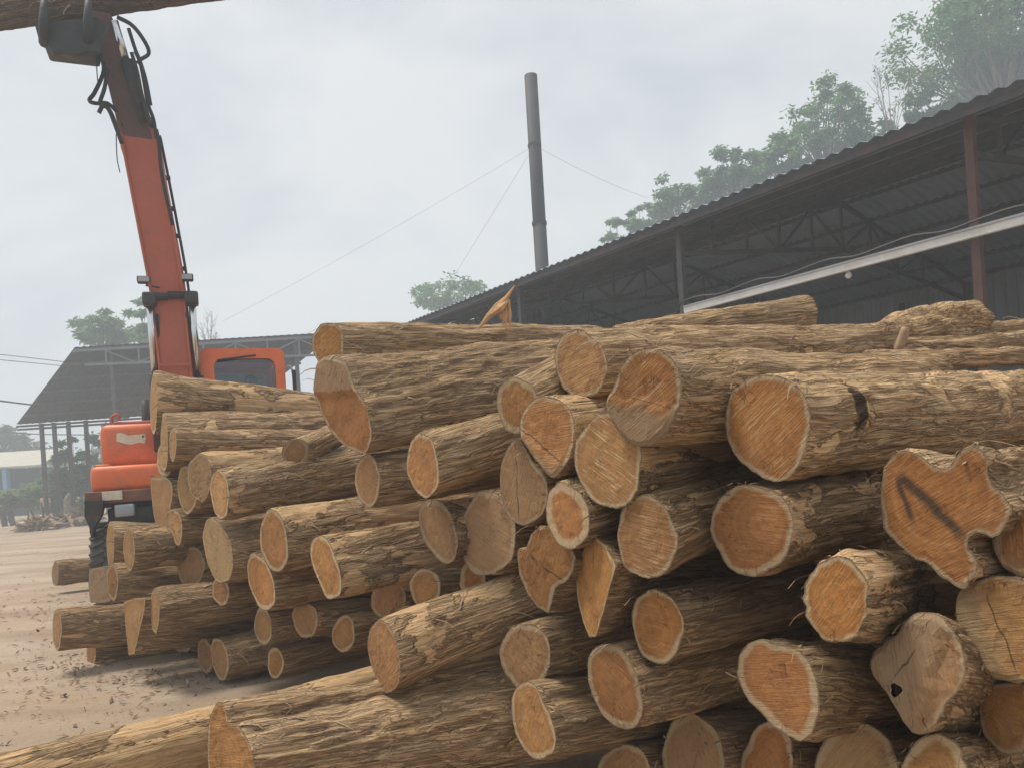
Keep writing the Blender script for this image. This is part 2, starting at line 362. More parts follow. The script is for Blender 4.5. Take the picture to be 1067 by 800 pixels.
CHROME = simple('chromed_rod', (0.72, 0.73, 0.75), 0.22, 1.0, var=0.05)
STEELD = simple('dark_painted_steel', (0.07, 0.07, 0.075), 0.6, 0.0, var=0.3, dirt=(0.13, 0.07, 0.045), dirt_amt=0.5)
RUST = simple('rusty_steel_tube', (0.022, 0.02, 0.024), 0.75, 0.0, var=0.3, scale=2.5, dirt=(0.045, 0.03, 0.028), dirt_amt=0.6)
REDOX = simple('red_oxide_post', (0.115, 0.058, 0.046), 0.7, var=0.3, scale=4)
ROOFU = simple('weathered_roof_sheet', (0.22, 0.265, 0.34), 0.6, 0.0, var=0.2, scale=0.8, dirt=(0.13, 0.11, 0.11), dirt_amt=0.3)
ROOFD = simple('dark_roof_sheet', (0.035, 0.04, 0.05), 0.7, 0.0, var=0.3, scale=0.5)
WALLC = simple('corrugated_wall_sheet', (0.24, 0.275, 0.33), 0.6, var=0.2, scale=1.0, dirt=(0.16, 0.13, 0.12), dirt_amt=0.3)
WHITEM = simple('white_painted_metal', (0.78, 0.78, 0.77), 0.5, var=0.08, dirt=(0.5, 0.45, 0.38), dirt_amt=0.4)
STICKDARK = simple('silhouette_stick_paint', (0.125, 0.068, 0.06), 0.5, var=0.25, scale=4, dirt=(0.06, 0.05, 0.045), dirt_amt=0.6)  # paint darkened to bake in the stick's silhouette against the glare
TRUSSG = simple('dull_truss_steel', (0.17, 0.18, 0.195), 0.6, var=0.15)
GALV = simple('galvanised_steel', (0.36, 0.38, 0.41), 0.5, 0.2, var=0.12)
CABLE = simple('black_cable', (0.02, 0.02, 0.022), 0.6)
STICK = simple('faded_white_sticker', (0.72, 0.66, 0.52), 0.7, var=0.12, scale=25, dirt=(0.4, 0.3, 0.2), dirt_amt=0.35)
BLUEP = simple('blue_painted_post', (0.16, 0.36, 0.55), 0.5)
PALER = simple('pale_fibre_cement_roof', (0.50, 0.47, 0.40), 0.85, var=0.15, scale=1.5)
DARKW = simple('dark_blue_wall', (0.06, 0.075, 0.10), 0.7)
SKIN = simple('skin', (0.36, 0.20, 0.13), 0.55, var=0.08, scale=10)
HAIR = simple('black_hair', (0.015, 0.013, 0.012), 0.5)
SHIRT = simple('peach_shirt_cloth', (0.58, 0.36, 0.24), 0.9, var=0.1)
TROUS = simple('dark_trouser_cloth', (0.035, 0.04, 0.05), 0.9)
GREYSH = simple('grey_shirt_cloth', (0.09, 0.10, 0.13), 0.9)
TRUNKM = simple('grey_tree_bark', (0.17, 0.14, 0.11), 0.9, var=0.35, scale=5, bmp=0.4)
def leafmat(name, a, b2):
    m, t, b = newmat(name)
    o = N(t, 'ShaderNodeTexCoord').outputs['Object']
    c = ramp(t, [(0.3, a), (0.7, b2)], noise(t, o, 1.3, 5, 0.7)).outputs[0]
    n = N(t, 'ShaderNodeAttribute', attribute_type='GEOMETRY', attribute_name='leaf').outputs['Fac']
    c = mixc(t, math_(t, 'MULTIPLY', n, 0.5), c, tuple(min(1, x * 1.9) for x in b2))
    t.links.new(c, b.inputs['Base Color']); b.inputs['Roughness'].default_value = 0.5
    tr = N(t, 'ShaderNodeBsdfTranslucent'); t.links.new(c, tr.inputs[0])
    ms = N(t, 'ShaderNodeMixShader', i_0=0.6); t.links.new(b.outputs[0], ms.inputs[1]); t.links.new(tr.outputs[0], ms.inputs[2])
    t.links.new(ms.outputs[0], t.nodes['Material Output'].inputs[0])
    return m
LEAF = leafmat('broad_green_leaves', (0.075, 0.165, 0.05), (0.12, 0.22, 0.08))
LEAFD = leafmat('dark_green_leaves', (0.040, 0.080, 0.034), (0.07, 0.12, 0.05))
LEAFY = leafmat('yellow_green_leaves', (0.12, 0.17, 0.05), (0.19, 0.25, 0.085))
def glassmat():
    m, t, b = newmat('cab_window_glass')
    b.inputs['Base Color'].default_value = (0.5, 0.55, 0.58, 1); b.inputs['Roughness'].default_value = 0.03
    tr = N(t, 'ShaderNodeBsdfTransparent'); tr.inputs[0].default_value = (0.62, 0.68, 0.70, 1)
    gl = N(t, 'ShaderNodeBsdfGlossy'); gl.inputs['Roughness'].default_value = 0.04; gl.inputs[0].default_value = (0.9, 0.95, 1, 1)
    ms = N(t, 'ShaderNodeMixShader', i_0=0.07)
    t.links.new(tr.outputs[0], ms.inputs[1]); t.links.new(gl.outputs[0], ms.inputs[2]); t.links.new(ms.outputs[0], t.nodes['Material Output'].inputs[0])
    return m
GLASS = glassmat()
def groundmat():
    m, t, b = newmat('packed_dirt_yard')
    g = N(t, 'ShaderNodeNewGeometry').outputs['Position']
    a = noise(t, vecmap(t, g, (0.35, 0.9, 1)), 1.0, 5, 0.6, 0.3)
    c = ramp(t, [(0.3, (0.28, 0.205, 0.14)), (0.5, (0.385, 0.30, 0.22)), (0.7, (0.47, 0.385, 0.30))], a).outputs[0]
    trk = noise(t, vecmap(t, g, (0.5, 3.2, 1)), 1.0, 5, 0.65, 0.8)
    c = mixc(t, math_(t, 'MULTIPLY', ramp(t, [(0.52, (0, 0, 0)), (0.66, (1, 1, 1))], trk).outputs[0], 0.32), c, (0.27, 0.20, 0.14))
    red = noise(t, vecmap(t, g, (0.6, 1.6, 1)), 1.3, 5, 0.7)
    c = mixc(t, math_(t, 'MULTIPLY', ramp(t, [(0.55, (0, 0, 0)), (0.7, (1, 1, 1))], red).outputs[0], 0.5), c, (0.42, 0.26, 0.17))
    sp = noise(t, g, 18.0, 6, 0.75)
    c = mixc(t, math_(t, 'MULTIPLY', ramp(t, [(0.57, (0, 0, 0)), (0.68, (1, 1, 1))], sp).outputs[0], 0.6), c, (0.20, 0.14, 0.095))
    t.links.new(c, b.inputs['Base Color']); b.inputs['Roughness'].default_value = 0.95; b.inputs['Specular IOR Level'].default_value = 0.1
    h = math_(t, 'ADD', math_(t, 'MULTIPLY', noise(t, g, 5, 6, 0.7), 0.7), math_(t, 'MULTIPLY', noise(t, g, 40, 4, 0.7), 0.25))
    bump(t, b, h, 0.8, 0.03)
    return m
GROUND = groundmat()

# ================================================================== the setting
def ground():
    xs = np.unique(np.concatenate([np.linspace(-190, -12, 24), np.linspace(-12, 12, 90), np.linspace(12, 190, 24)]))
    ys = np.unique(np.concatenate([np.linspace(-60, 2, 12), np.linspace(2, 22, 90), np.linspace(22, 190, 40)]))
    gx, gy = np.meshgrid(xs, ys)
    z = gz(gx, gy)
    for fx, fy, a, ph in ((1.1, 1.7, .012, 0), (2.9, 2.1, .008, 2), (0.5, 0.8, .02, 1), (5.3, 6.1, .005, 3)):
        z = z + a * np.sin(gx * fx + ph + 1.3 * np.sin(gy * fy * .5)) * np.cos(gy * fy + ph)
    v = np.stack([gx, gy, z], -1).reshape(-1, 3); n = len(xs)
    f = [(j * n + i, j * n + i + 1, (j + 1) * n + i + 1, (j + 1) * n + i) for j in range(len(ys) - 1) for i in range(n - 1)]
    tag(mesh('ground', v, f, GROUND, smooth=True), kind='structure')
ground()

# ------------------------------------------------------------------ the long open shed behind the pile
EZ = 5.6
ea, eb = Wz(1067, 85, EZ), Wz(430, 335, EZ)
e_ = (eb - ea); e_[2] = 0; e_ /= np.linalg.norm(e_)                 # along the eave, away to the left
g_ = np.array([-e_[1], e_[0], 0]); g_ = g_ if g_[1] > 0 else -g_     # into the shed
UPV = np.array([0, 0, 1.0])
def on_eave_line(u, off, z=4.0):
    lo, hi = -6.0, 40.0
    best = min(np.linspace(lo, hi, 2000), key=lambda s: abs(PX(ea + e_ * s + g_ * off + UPV * (z - EZ))[0] - u) if (ea + e_ * s)[1] > 1 else 1e9)
    return best
def shed():
    root = empty('open_shed', tuple(ea * (1, 1, 0)), 'long open shed with a dark corrugated roof on steel posts behind the log pile', 'shed')
    s0, s1 = -9.0, 19.0
    HALF, RZ = 6.0, 7.0
    def roof_sheet(a_off, a_z, b_off, b_z):
        n = int((s1 - s0) / 0.055); v = []; f = []
        for i in range(n + 1):
            s = s0 + (s1 - s0) * i / n; h = 0.022 * math.sin(2 * math.pi * i / 4)
            for k in range(2):
                off, z = ((a_off, a_z), (b_off, b_z))[k]
                p = ea + e_ * s + g_ * off; v.append((p[0], p[1], z + h + 0.03))
        f = [(2 * i, 2 * i + 2, 2 * i + 3, 2 * i + 1) for i in range(n)]
        mesh('roof_sheet', v, f, ROOFU, root)
    roof_sheet(0, EZ, HALF + .1, RZ); roof_sheet(HALF + .1, RZ, 2 * HALF + .6, EZ - .1)
    # purlins under both slopes
    for k in range(12):
        t = k / 5.5 if k < 6 else (k - 6) / 5.5
        off, z = (0.12 + t * HALF, EZ + t * (RZ - EZ)) if k < 6 else (HALF + .4 + t * HALF, RZ - t * (RZ - EZ))
        a = ea + e_ * s0 + g_ * off; b = ea + e_ * s1 + g_ * off
        MB().bar((a[0], a[1], z - .06), (b[0], b[1], z - .06), .05, .1).build('purlin', STEELD, root)
    ss = [on_eave_line(1018, .5), on_eave_line(713, .5), on_eave_line(546, .5)]
    step = (ss[2] - ss[0]) / 2
    posts = [ss[0] - step] + ss + [ss[2] + step]
    for i, s in enumerate(posts):
        a = ea + e_ * s + g_ * .5
        pm = REDOX if i <= 1 else STEELD
        MB().bar((a[0], a[1], 0), (a[0], a[1], EZ + .02), .11, .11, up=g_).build('post', pm, root)
        b = ea + e_ * s + g_ * (2 * HALF)
        MB().bar((b[0], b[1], -.3), (b[0], b[1], EZ - .1), .14, .14, up=g_).build('post', STEELD, root)
        # truss from front post to rear post
        def tp(x, z): q = ea + e_ * s + g_ * x; return np.array([q[0], q[1], z])
        rz = RZ - .16
        MB().bar(tp(.5, EZ - .05), tp(HALF, rz), .07, .09).bar(tp(HALF, rz), tp(2 * HALF, EZ - .15), .07, .09).build('top_chord', STEELD, root)
        bz = lambda x: 5.05 + .75 * (1 - abs(x - HALF) / HALF)
        MB().bar(tp(.5, bz(.5)), tp(HALF, bz(HALF)), .07, .09).bar(tp(HALF, bz(HALF)), tp(2 * HALF, bz(2 * HALF)), .07, .09).build('bottom_chord', STEELD, root)
        tz = lambda x: EZ - .05 + (rz - EZ) * (1 - abs(x - HALF) / HALF)
        xs = [1.4, 2.5, 3.6, 4.8, 6.0, 7.2, 8.4, 9.6]
        prev = None
        for k, x in enumerate(xs):
            MB().bar(tp(x, bz(x)), tp(x, tz(x)), .05, .05, up=g_).build('truss_web', STEELD, root)
            if prev: MB().bar(tp(prev, bz(prev) if k % 2 else tz(prev)), tp(x, tz(x) if k % 2 else bz(x)), .045, .045, up=e_).build('truss_web', STEELD, root)
            prev = x
        # knee brace along the eave
    # corrugated rear wall and left end wall
    def wall(p0, p1, z0, z1):
        L = np.linalg.norm(p1 - p0); n = int(L / .07); d = (p1 - p0) / L; q = np.cross(d, UPV); v = []
        for i in range(n + 1):
            h = .028 * (1 if i % 4 in (1, 2) else -1)
            p = p0 + d * L * i / n + q * h; v += [(p[0], p[1], z0), (p[0], p[1], z1(i / n) if callable(z1) else z1)]
        mesh('wall_sheet', v, [(2 * i, 2 * i + 2, 2 * i + 3, 2 * i + 1) for i in range(n)], WALLC, root)
    back = 2 * HALF + .2
    L = (s1 - s0) / 4
    for i in range(4): wall(ea + e_ * (s0 + i * L) + g_ * back, ea + e_ * (s0 + (i + 1) * L) + g_ * back, -.4, EZ + .03)
    wall(ea + e_ * (s1 - .1) + g_ * .6, ea + e_ * (s1 - .1) + g_ * (back - .1), -.4, lambda t: EZ + .1 + (RZ - EZ - .1) * (1 - abs(t - .5) * 2))
    for z in (1.6, 3.6):
        a = ea + e_ * s0 + g_ * (back - .1); b = ea + e_ * s1 + g_ * (back - .1)
        MB().bar((a[0], a[1], z), (b[0], b[1], z), .05, .08).build('wall_rail', GALV if z < 2 else STEELD, root)
    for k in range(4):
        s = ss[0] + (k - .5) * step * .9
        a = ea + e_ * s + g_ * (back - .25)
        MB().bar((a[0], a[1], -.3), (a[0], a[1], EZ - .3), .12, .12).build('wall_post', STEELD, root)
    # white gutter rail fixed to the front posts
    nrm = g_; p0 = ea + g_ * .36
    a, b = Wplane(715, 323.5, p0, nrm), Wplane(1067, 229.5, p0, nrm)
    d = (b - a) / np.linalg.norm(b - a)
    MB().bar(a - d * .02, b + d * 2.5, .08, .105, up=UPV).build('gutter_rail', WHITEM, root)
    MB().bar(a - d * .02 + np.array([0, 0, .065]) - g_ * .05, b + d * 2.5 + np.array([0, 0, .065]) - g_ * .06, .02, .03).build('gutter_lip', GALV, root)
    # cable slung along the rail and drooping to the left of the second post
    pts = []
    for k in range(28):
        q = a + d * (k * .42); pts.append(q - g_ * .12 + UPV * (.13 + .035 * math.sin(k * 2.1)))
    left = [Wplane(u, v, ea + g_ * .3, nrm) for u, v in ((668, 339), (690, 331), (705, 326))]
    MB().tube(curve(left + pts, 3), .018, 5).build('electric_cable', CABLE, root)
    # hanging bulb
    q = Wplane(884, 287, p0 + g_ * .1, nrm)
    top = Wplane(884, 279, p0 + g_ * .1, nrm)
    MB().tube([top, q + UPV * .04], .006, 5).build('bulb_flex', CABLE, root)
    MB().tube([q + UPV * .05, q + UPV * .02, q - UPV * .02, q - UPV * .05], [.02, .045, .05, .02], 10).build('bulb', WHITEM, root, True)
shed()

# ------------------------------------------------------------------ chimney with guy wires
def chimney():
    Y = 27.0
    b = W(564.5, 283, Y); x, y = b[0], b[1]
    t = W(553, 79, Y)
    root = empty('chimney_stack', (x, y, 0), 'tall thin rusty steel chimney standing behind the shed, held by guy wires', 'chimney')
    R = .235
    base = np.array([x, y, -.4]); top = np.array([t[0], y, t[2]])
    mid = W(562, 233, Y); mid[1] = y
    MB().tube([base, mid], [R * 1.04, R * 1.02], 20).build('lower_pipe', RUST, root, True)
    MB().tube([mid, top, top - (0, 0, .02), mid + (0, 0, .1)], [R, R * .97, R * .88, R * .88], 20, cap=False).build('upper_pipe', RUST, root, True)
    MB().tube([mid - (0, 0, .06), mid + (0, 0, .05)], R * 1.14, 20).build('flange', RUST, root)
    at = W(557, 152, Y); at[1] = y
    MB().tube([at - (0, 0, .05), at + (0, 0, .05)], R * 1.04, 20).build('guy_collar', RUST, root)
    def guy(u, v, Yb, km=3):
        e = W(u, v, Yb)
        d = e - at; st = at + d / np.linalg.norm(d) * R
        # runs on along the same line to the ground
        k = (0.2 - st[2]) / (e[2] - st[2]); end = st + (e - st) * min(k, km)
        pts = [st + (end - st) * q + np.array([0, 0, -.5 * q * (1 - q)]) for q in np.linspace(0, 1, 14)]
        MB().tube(pts, .006, 4).build('guy_wire', GALV, root)
    guy(232, 335, 33.2, 1); guy(470, 290, 36); guy(676, 207, 33, 1)
chimney()

# ------------------------------------------------------------------ lean-to shed on the left
def lean_to():
    A, Cc, B = W(78, 363, 32.5), W(17, 443, 39), W(352, 341, 33.5)
    B[2] = A[2] + .1
    D = B + (Cc - A)
    root = empty('lean_to_shed', (A[0], A[1], 0), 'dark sloping lean-to roof on thin steel posts behind the excavator', 'shed')
    n = 150; v = []
    up = np.array([0, 0, 1.0])
    for i in range(n + 1):
        t = i / n; h = .012 * math.sin(2 * math.pi * i / 4)
        for p, q in ((A, B), (Cc, D)): v.append(p + (q - p) * t + up * (h + .05))
    mesh('roof_sheet', v, [(2 * i, 2 * i + 2, 2 * i + 3, 2 * i + 1) for i in range(n)], ROOFD, root)
    for k in range(7):
        t = k / 6
        MB().bar(A + (Cc - A) * t - up * .06, B + (D - B) * t - up * .06, .06, .1).build('purlin', STEELD, root)
    # pale front truss under the high edge
    fwd = np.array([0, -1.0, 0]) * .15
    a0, b0 = A + fwd + (B - A) * .03 - up * .42, B + fwd - up * .55
    at = lambda t, dz: A + fwd + (B - A) * t - up * dz
    MB().bar(at(0, .14), at(1, .14), .08, .10).build('top_chord', TRUSSG, root)
    MB().bar(at(.04, .75), at(1, .95), .08, .10).build('bottom_chord', TRUSSG, root)
    k = 0
    for t in np.linspace(.12, .97, 8):
        MB().bar(at(t, .2), at(t, .78 + .17 * t), .06, .06, up=(0, 1, 0)).build('truss_web', TRUSSG, root)
        if k: MB().bar(at(t - .121, .2 if k % 2 else .78), at(t, .85 if k % 2 else .2), .05, .05, up=(0, 1, 0)).build('truss_web', TRUSSG, root)
        k += 1
    for u in (45, 58, 72.5, 91, 118):
        t = min(np.linspace(0, 1, 400), key=lambda q: abs(PX(Cc + (D - Cc) * q + (A - Cc) * .04 - up * 1.5)[0] - u))
        p = Cc + (D - Cc) * t + (A - Cc) * .04
        MB().bar((p[0], p[1], float(gz(p[0], p[1])) - .3), p - up * .1, .16, .16, up=(0, 1, 0)).build('post', STEELD, root)
    for u in (118, 190, 250, 310):
        t = min(np.linspace(0, 1, 400), key=lambda q: abs(PX(A + (B - A) * q - up * 1.5)[0] - u))
        p = A + (B - A) * t
        MB().bar((p[0], p[1], -.5), p - up * .1, .15, .15, up=(0, 1, 0)).build('post', STEELD, root)
    MB().bar(Cc - up * .32 + (A - Cc) * .03, D - up * .32 + (A - Cc) * .03, .08, .1).build('eave_tube', STEELD, root)
lean_to()

# ------------------------------------------------------------------ low building far left
def low_building():
    Y = 56.0
    a, b = W(-60, 486, Y), W(47, 487, Y); zt = a[2]
    root = empty('low_building', (b[0], Y, -.3), 'low building with a pale roof and dark walls at the left edge beyond the bushes', 'building')
    x0, x1 = a[0], b[0]
    ze = W(20, 487, Y)[2]; zr = W(20, 474, Y + 3)[2]
    v = [(x0, Y - .6, ze), (x1, Y - .6, ze), (x1, Y + 3.5, zr + .2), (x0, Y + 3.5, zr + .2), (x0, Y - .6, ze + .12), (x1, Y - .6, ze + .12), (x1, Y + 3.5, zr + .34), (x0, Y + 3.5, zr + .34)]
    mesh('roof', v, [(0, 1, 5, 4), (1, 2, 6, 5), (2, 3, 7, 6), (3, 0, 4, 7), (4, 5, 6, 7), (3, 2, 1, 0)], PALER, root)
    MB().box(((x0 + x1) / 2 - .3, Y + 2.2, ze / 2 - .2), (x1 - x0 - .8, 3.6, ze + .3)).build('wall', DARKW, root)
    p = W(6, 490, Y - .3)
    MB().bar((p[0], Y - .3, -.4), (p[0], Y - .3, ze), .42, .3).build('post', BLUEP, root)
    p = W(-30, 490, Y - .3)
    MB().bar((p[0], Y - .3, -.4), (p[0], Y - .3, ze), .42, .3).build('post', BLUEP, root)
    p = W(17, 500, Y + .37)
    MB().box((p[0], Y + .38, 1.1), (1.0, .05, 1.2)).build('window', GALV, root)
low_building()

# ------------------------------------------------------------------ trees
def leaves(centers, radii, per, size, seed):
    r = np.random.default_rng(seed); V = []; LF = []
    for c, rad in zip(centers, radii):
        n = int(per)
        d = r.normal(size=(n, 3)); d /= np.linalg.norm(d, axis=1)[:, None]
        p = c + d * (rad * r.random(n) ** .45)[:, None] * (1, 1, .75)
        ax = r.normal(size=(n, 3)); ax[:, 2] = ax[:, 2] * .5 - .35; ax /= np.linalg.norm(ax, axis=1)[:, None]
        s = np.cross(ax, r.normal(size=(n, 3))); s /= np.linalg.norm(s, axis=1)[:, None]
        L = (size * (.6 + .8 * r.random(n)))[:, None]; wd = L * .2
        V.append(np.stack([p, p + ax * L * .5 + s * wd, p + ax * L, p + ax * L * .5 - s * wd], 1).reshape(-1, 3))
        LF.append(np.repeat(r.random(n), 4) * .6 + .4 * r.random())
    return np.concatenate(V), np.concatenate(LF)
def tree(px, py, rx, ry, Y, label, name='broadleaf_tree', seed=1, n=34, per=90, size=.34, mat=LEAF, bare=False, group='trees behind the yard'):
    r = np.random.default_rng(seed)
    c = W(px, py, Y); R = rx * Y / F; Rz = ry * Y / F
    z0 = float(gz(c[0], Y)) - .2
    root = empty(name, (c[0], c[1], z0), label, 'tree', group)
    tm = MB(); base = np.array([c[0] + .2, c[1], z0]); fork = np.array([c[0], c[1], max(z0 + 1.2, c[2] - Rz * .9)])
    tr = max(.1, min(.26, R * .075))
    tm.tube(curve([base, (base + fork) / 2 + r.normal(size=3) * (.12, .12, 0), fork], 4), np.linspace(tr, tr * .65, 9), 8)
    cs, rs = [], []
    if not bare: n = int(n * 1.55)
    for k in range(n):
        d = r.normal(size=3); d /= np.linalg.norm(d); q = (.35 + .65 * r.random() ** .6)
        if d[2] < -.5: d[2] *= .4
        wob = 1 + .16 * math.sin(3 * math.atan2(d[2], d[0]) + seed * 1.7) 
        p = c + d * q * np.array([R, R * .9, Rz]) * wob
        cs.append(p); rs.append(R * (.11 + .12 * r.random()) if not bare else R * .2)
        m2 = fork + (p - fork) * .5 + r.normal(size=3) * R * .07 + (0, 0, .05 * R)
        tm.tube(curve([fork - (0, 0, .15 + .5 * r.random()), m2, p], 3), np.linspace(tr * (.35 if not bare else .26), .012 if not bare else .008, 7), 5)
        if bare:
            for _ in range(5):
                e = p + r.normal(size=3) * R * .22 + (0, 0, .1 * R); s = m2 + (p - m2) * (.3 + .6 * r.random())
                tm.tube([s, (s + e) / 2 + r.normal(size=3) * .04 * R, e], [.012, .009, .006], 4)
    tm.build('trunk', TRUNKM, root, True)
    v, lf = leaves(cs, rs, per if bare else per * 1.05, size * (1 if bare else .68), seed + 50)
    o = mesh('crown', v, np.arange(len(v)).reshape(-1, 4), mat, root)
    at = o.data.attributes.new('leaf', 'FLOAT', 'POINT'); at.data.foreach_set('value', lf.astype(np.float32))
T = 'trees behind the yard'
tree(1042, 46, 96, 84, 43, 'largest leafy tree rising over the near end of the long shed roof', seed=3, n=125, per=115, size=0.43)
tree(968, 112, 30, 20, 44, 'low leafy clump tucked under the largest tree at the shed roof edge', seed=4, n=16, per=80, size=0.41)
tree(926, 112, 26, 38, 44, 'nearly bare twiggy tree above the shed roof', 'bare_tree', seed=5, n=12, per=5, size=0.23, bare=True)
tree(858, 140, 50, 50, 48, 'rounded leafy tree above the middle of the long shed roof', seed=6, n=42, per=95, size=0.46)
tree(767, 184, 36, 34, 51, 'small dome shaped leafy tree beyond the shed, right of the pale clump', seed=7, n=30, per=100, size=0.46)
tree(705, 214, 38, 26, 54, 'pale low leafy tree just above the shed roof right of the chimney', seed=8, n=26, per=80, size=0.49)
tree(908, 146, 26, 26, 46, 'low leafy crown between the bare tree and the rounded tree', seed=31, n=20, per=90, size=0.43)
tree(812, 168, 28, 26, 49, 'leafy crown filling the dip left of the rounded tree', seed=32, n=22, per=90, size=0.43)
tree(735, 204, 24, 22, 52, 'leafy crown between the dome shaped tree and the pale low one', seed=33, n=18, per=90, size=0.46)
tree(668, 232, 20, 16, 56, 'low leafy crown next to the smallest treetop', seed=34, n=14, per=90, size=0.46)
tree(641, 246, 15, 15, 57, 'smallest leafy treetop peeking over the shed roof beside the chimney', seed=9, n=10, per=80, size=0.46)
tree(472, 312, 48, 22, 67, 'leafy treetops left of the chimney where the shed roof runs low', seed=10, n=30, per=70, size=0.61)
tree(108, 346, 36, 27, 52, 'leafy tree above the lean-to roof left of the excavator boom', seed=11, n=30, per=80, size=.5)
tree(154, 338, 20, 34, 50, 'narrow leafy tree directly behind the excavator boom', seed=12, n=20, per=80, size=.48)
tree(216, 344, 14, 30, 48, 'thin bare tree right of the excavator boom', 'bare_tree', seed=13, n=10, per=2, size=.2, bare=True)
tree(0, 470, 42, 30, 75, 'dense dark tree behind the low building at the left edge', seed=14, n=40, per=110, size=.6, mat=LEAFD)
for k, (x, y, rx, ry, lab) in enumerate(((74, 498, 22, 44, 'dark green tree between the thin shed posts'), (106, 492, 26, 52, 'dark green tree half hidden behind the orange excavator hood'), (50, 516, 12, 22, 'small green tree beside the standing person'), (140, 470, 26, 50, 'dark green tree behind the excavator under the lean-to roof'))):
    tree(x, y, rx, ry, 47 + k, lab, seed=20 + k, n=34, per=90, size=.42, mat=LEAFD if k != 2 else LEAF, group=T)
def bush(px, py, rx, ry, Y, label, seed, mat=LEAFY):
    r = np.random.default_rng(seed); c = W(px, py, Y); R = rx * Y / F; Rz = ry * Y / F
    root = empty('bush', (c[0], c[1], float(gz(c[0], Y))), label, 'bush', 'bushes at the yard edge')
    cs = [c + r.normal(size=3) * np.array([R, R * .6, Rz]) * .45 for _ in range(26)]
    sm = MB(); b = np.array([c[0], c[1], float(gz(c[0], Y)) - .1])
    for p in cs[:9]: sm.tube([b + r.normal(size=3) * (.2, .2, 0), p], [.03, .01], 5)
    sm.build('stems', TRUNKM, root)
    v, lf = leaves(cs, [R * .32] * 26, 80, .3, seed)
    o = mesh('foliage', v, np.arange(len(v)).reshape(-1, 4), mat, root)
    at = o.data.attributes.new('leaf', 'FLOAT', 'POINT'); at.data.foreach_set('value', lf.astype(np.float32))
bush(8, 520, 17, 12, 46, 'yellow green bush in front of the low building post', 41)
bush(32, 514, 16, 13, 47, 'yellow green bush just left of the standing person', 42)
bush(62, 527, 12, 13, 48, 'scrubby bush behind the standing person', 43, LEAF)
bush(90, 532, 12, 12, 46, 'low scrub bush right of the thin posts', 44, LEAF)
# far wood beyond everything
def far_wood():
    r = np.random.default_rng(5); cs = []; rs = []
    for k in range(420):
        a = math.radians(-62 + 124 * r.random()); d = 100 + 25 * r.random()
        cs.append(np.array([d * math.sin(a), d * math.cos(a), .5 + 5.5 * r.random() ** 1.2])); rs.append(1.6 + 1.6 * r.random())
    v, lf = leaves(cs, rs, 42, 1.3, 9)
    o = mesh('far_wood', v, np.arange(len(v)).reshape(-1, 4), LEAFD); tag(o, 'low far wood closing the yard behind everything', 'wood', kind='stuff')
    at = o.data.attributes.new('leaf', 'FLOAT', 'POINT'); at.data.foreach_set('value', lf.astype(np.float32))
far_wood()

# ------------------------------------------------------------------ power lines, rail, stump, debris
def wire(pts, name, label, r=.02, group='power lines left of the lean-to'):
    P = curve([W(*p) for p in pts], 6)
    o = MB().tube(P, r, 4).build(name, CABLE); tag(o, label, 'power line', group)
wire(((-40, 366, 44), (0, 369.5, 44), (66, 377, 46), (130, 385, 48)), 'power_line', 'upper of the two thin wires running to the top of the lean-to roof', .022)
wire(((-40, 371, 44), (0, 375, 44), (62, 381, 46), (130, 389, 48)), 'power_line', 'lower of the two thin wires running to the top of the lean-to roof', .022)
wire(((-40, 413, 40), (0, 417.5, 40), (33, 421.5, 42), (60, 424, 44)), 'power_line', 'thick dark wire ending at the rake of the lean-to roof', .045)
wire(((-40, 446, 50), (0, 449, 50), (40, 452, 50), (110, 453, 50)), 'power_line', 'lowest wire passing under the lean-to eave', .035)
def rail():
    Y = 40.0
    a, b = W(-14, 541, Y), W(32, 521, Y)
    root = empty('barrier_rail', (b[0], Y, -.3), 'dark sloping rail on short legs at the left edge of the yard', 'barrier')
    MB().bar(a, b, .16, .22).build('beam', STEELD, root)
    for u, v in ((10, 531), (2, 534)):
        p = W(u, v, Y); q = W(u + 4, v + 17, Y); MB().bar(p, (q[0], Y, float(gz(0, Y)) - .1), .2, .2, up=(0, 1, 0)).build('leg', STEELD, root)
rail()
def flakes(name, pts, size, mat, seed, label, cat, flat=.25, kind='stuff'):
    r = np.random.default_rng(seed); n = len(pts)
    a = r.random(n) * 2 * math.pi; d = np.stack([np.cos(a), np.sin(a), flat * r.normal(size=n)], 1)
    s = np.stack([-np.sin(a), np.cos(a), flat * r.normal(size=n)], 1)
    L = (size * (.4 + 1.6 * r.random(n) ** 2))[:, None]; wd = L * (.12 + .25 * r.random(n))[:, None]
    up = np.array([0, 0, 1.0])
    v = np.stack([pts - d * L + s * wd * .3, pts - s * wd + up * L * .1, pts + d * L, pts + s * wd + up * L * .12, pts + up * L * .3], 1).reshape(-1, 3)
    f = []
    for i in range(n):
        b = i * 5; f += [(b, b + 1, b + 4), (b + 1, b + 2, b + 4), (b + 2, b + 3, b + 4), (b + 3, b, b + 4)]
    o = mesh(name, v, f, mat); tag(o, label, cat, kind=kind); return o
def gpts(pxs, n, su, sv, seed):
    r = np.random.default_rng(seed); out = []
    while len(out) < n:
        c = pxs[r.integers(len(pxs))]; u = c[0] + su * r.normal(); v = c[1] + sv * r.normal()
        if v < 548: continue
        p = Wz(u, v, 0.0)
        if p[1] > 30: continue
        p[2] = float(gz(p[0], p[1])) + .006; out.append(p)
    return np.array(out)
BARKLIT = simple('bark_litter', (0.25, 0.165, 0.10), 0.95, var=0.4, scale=40)
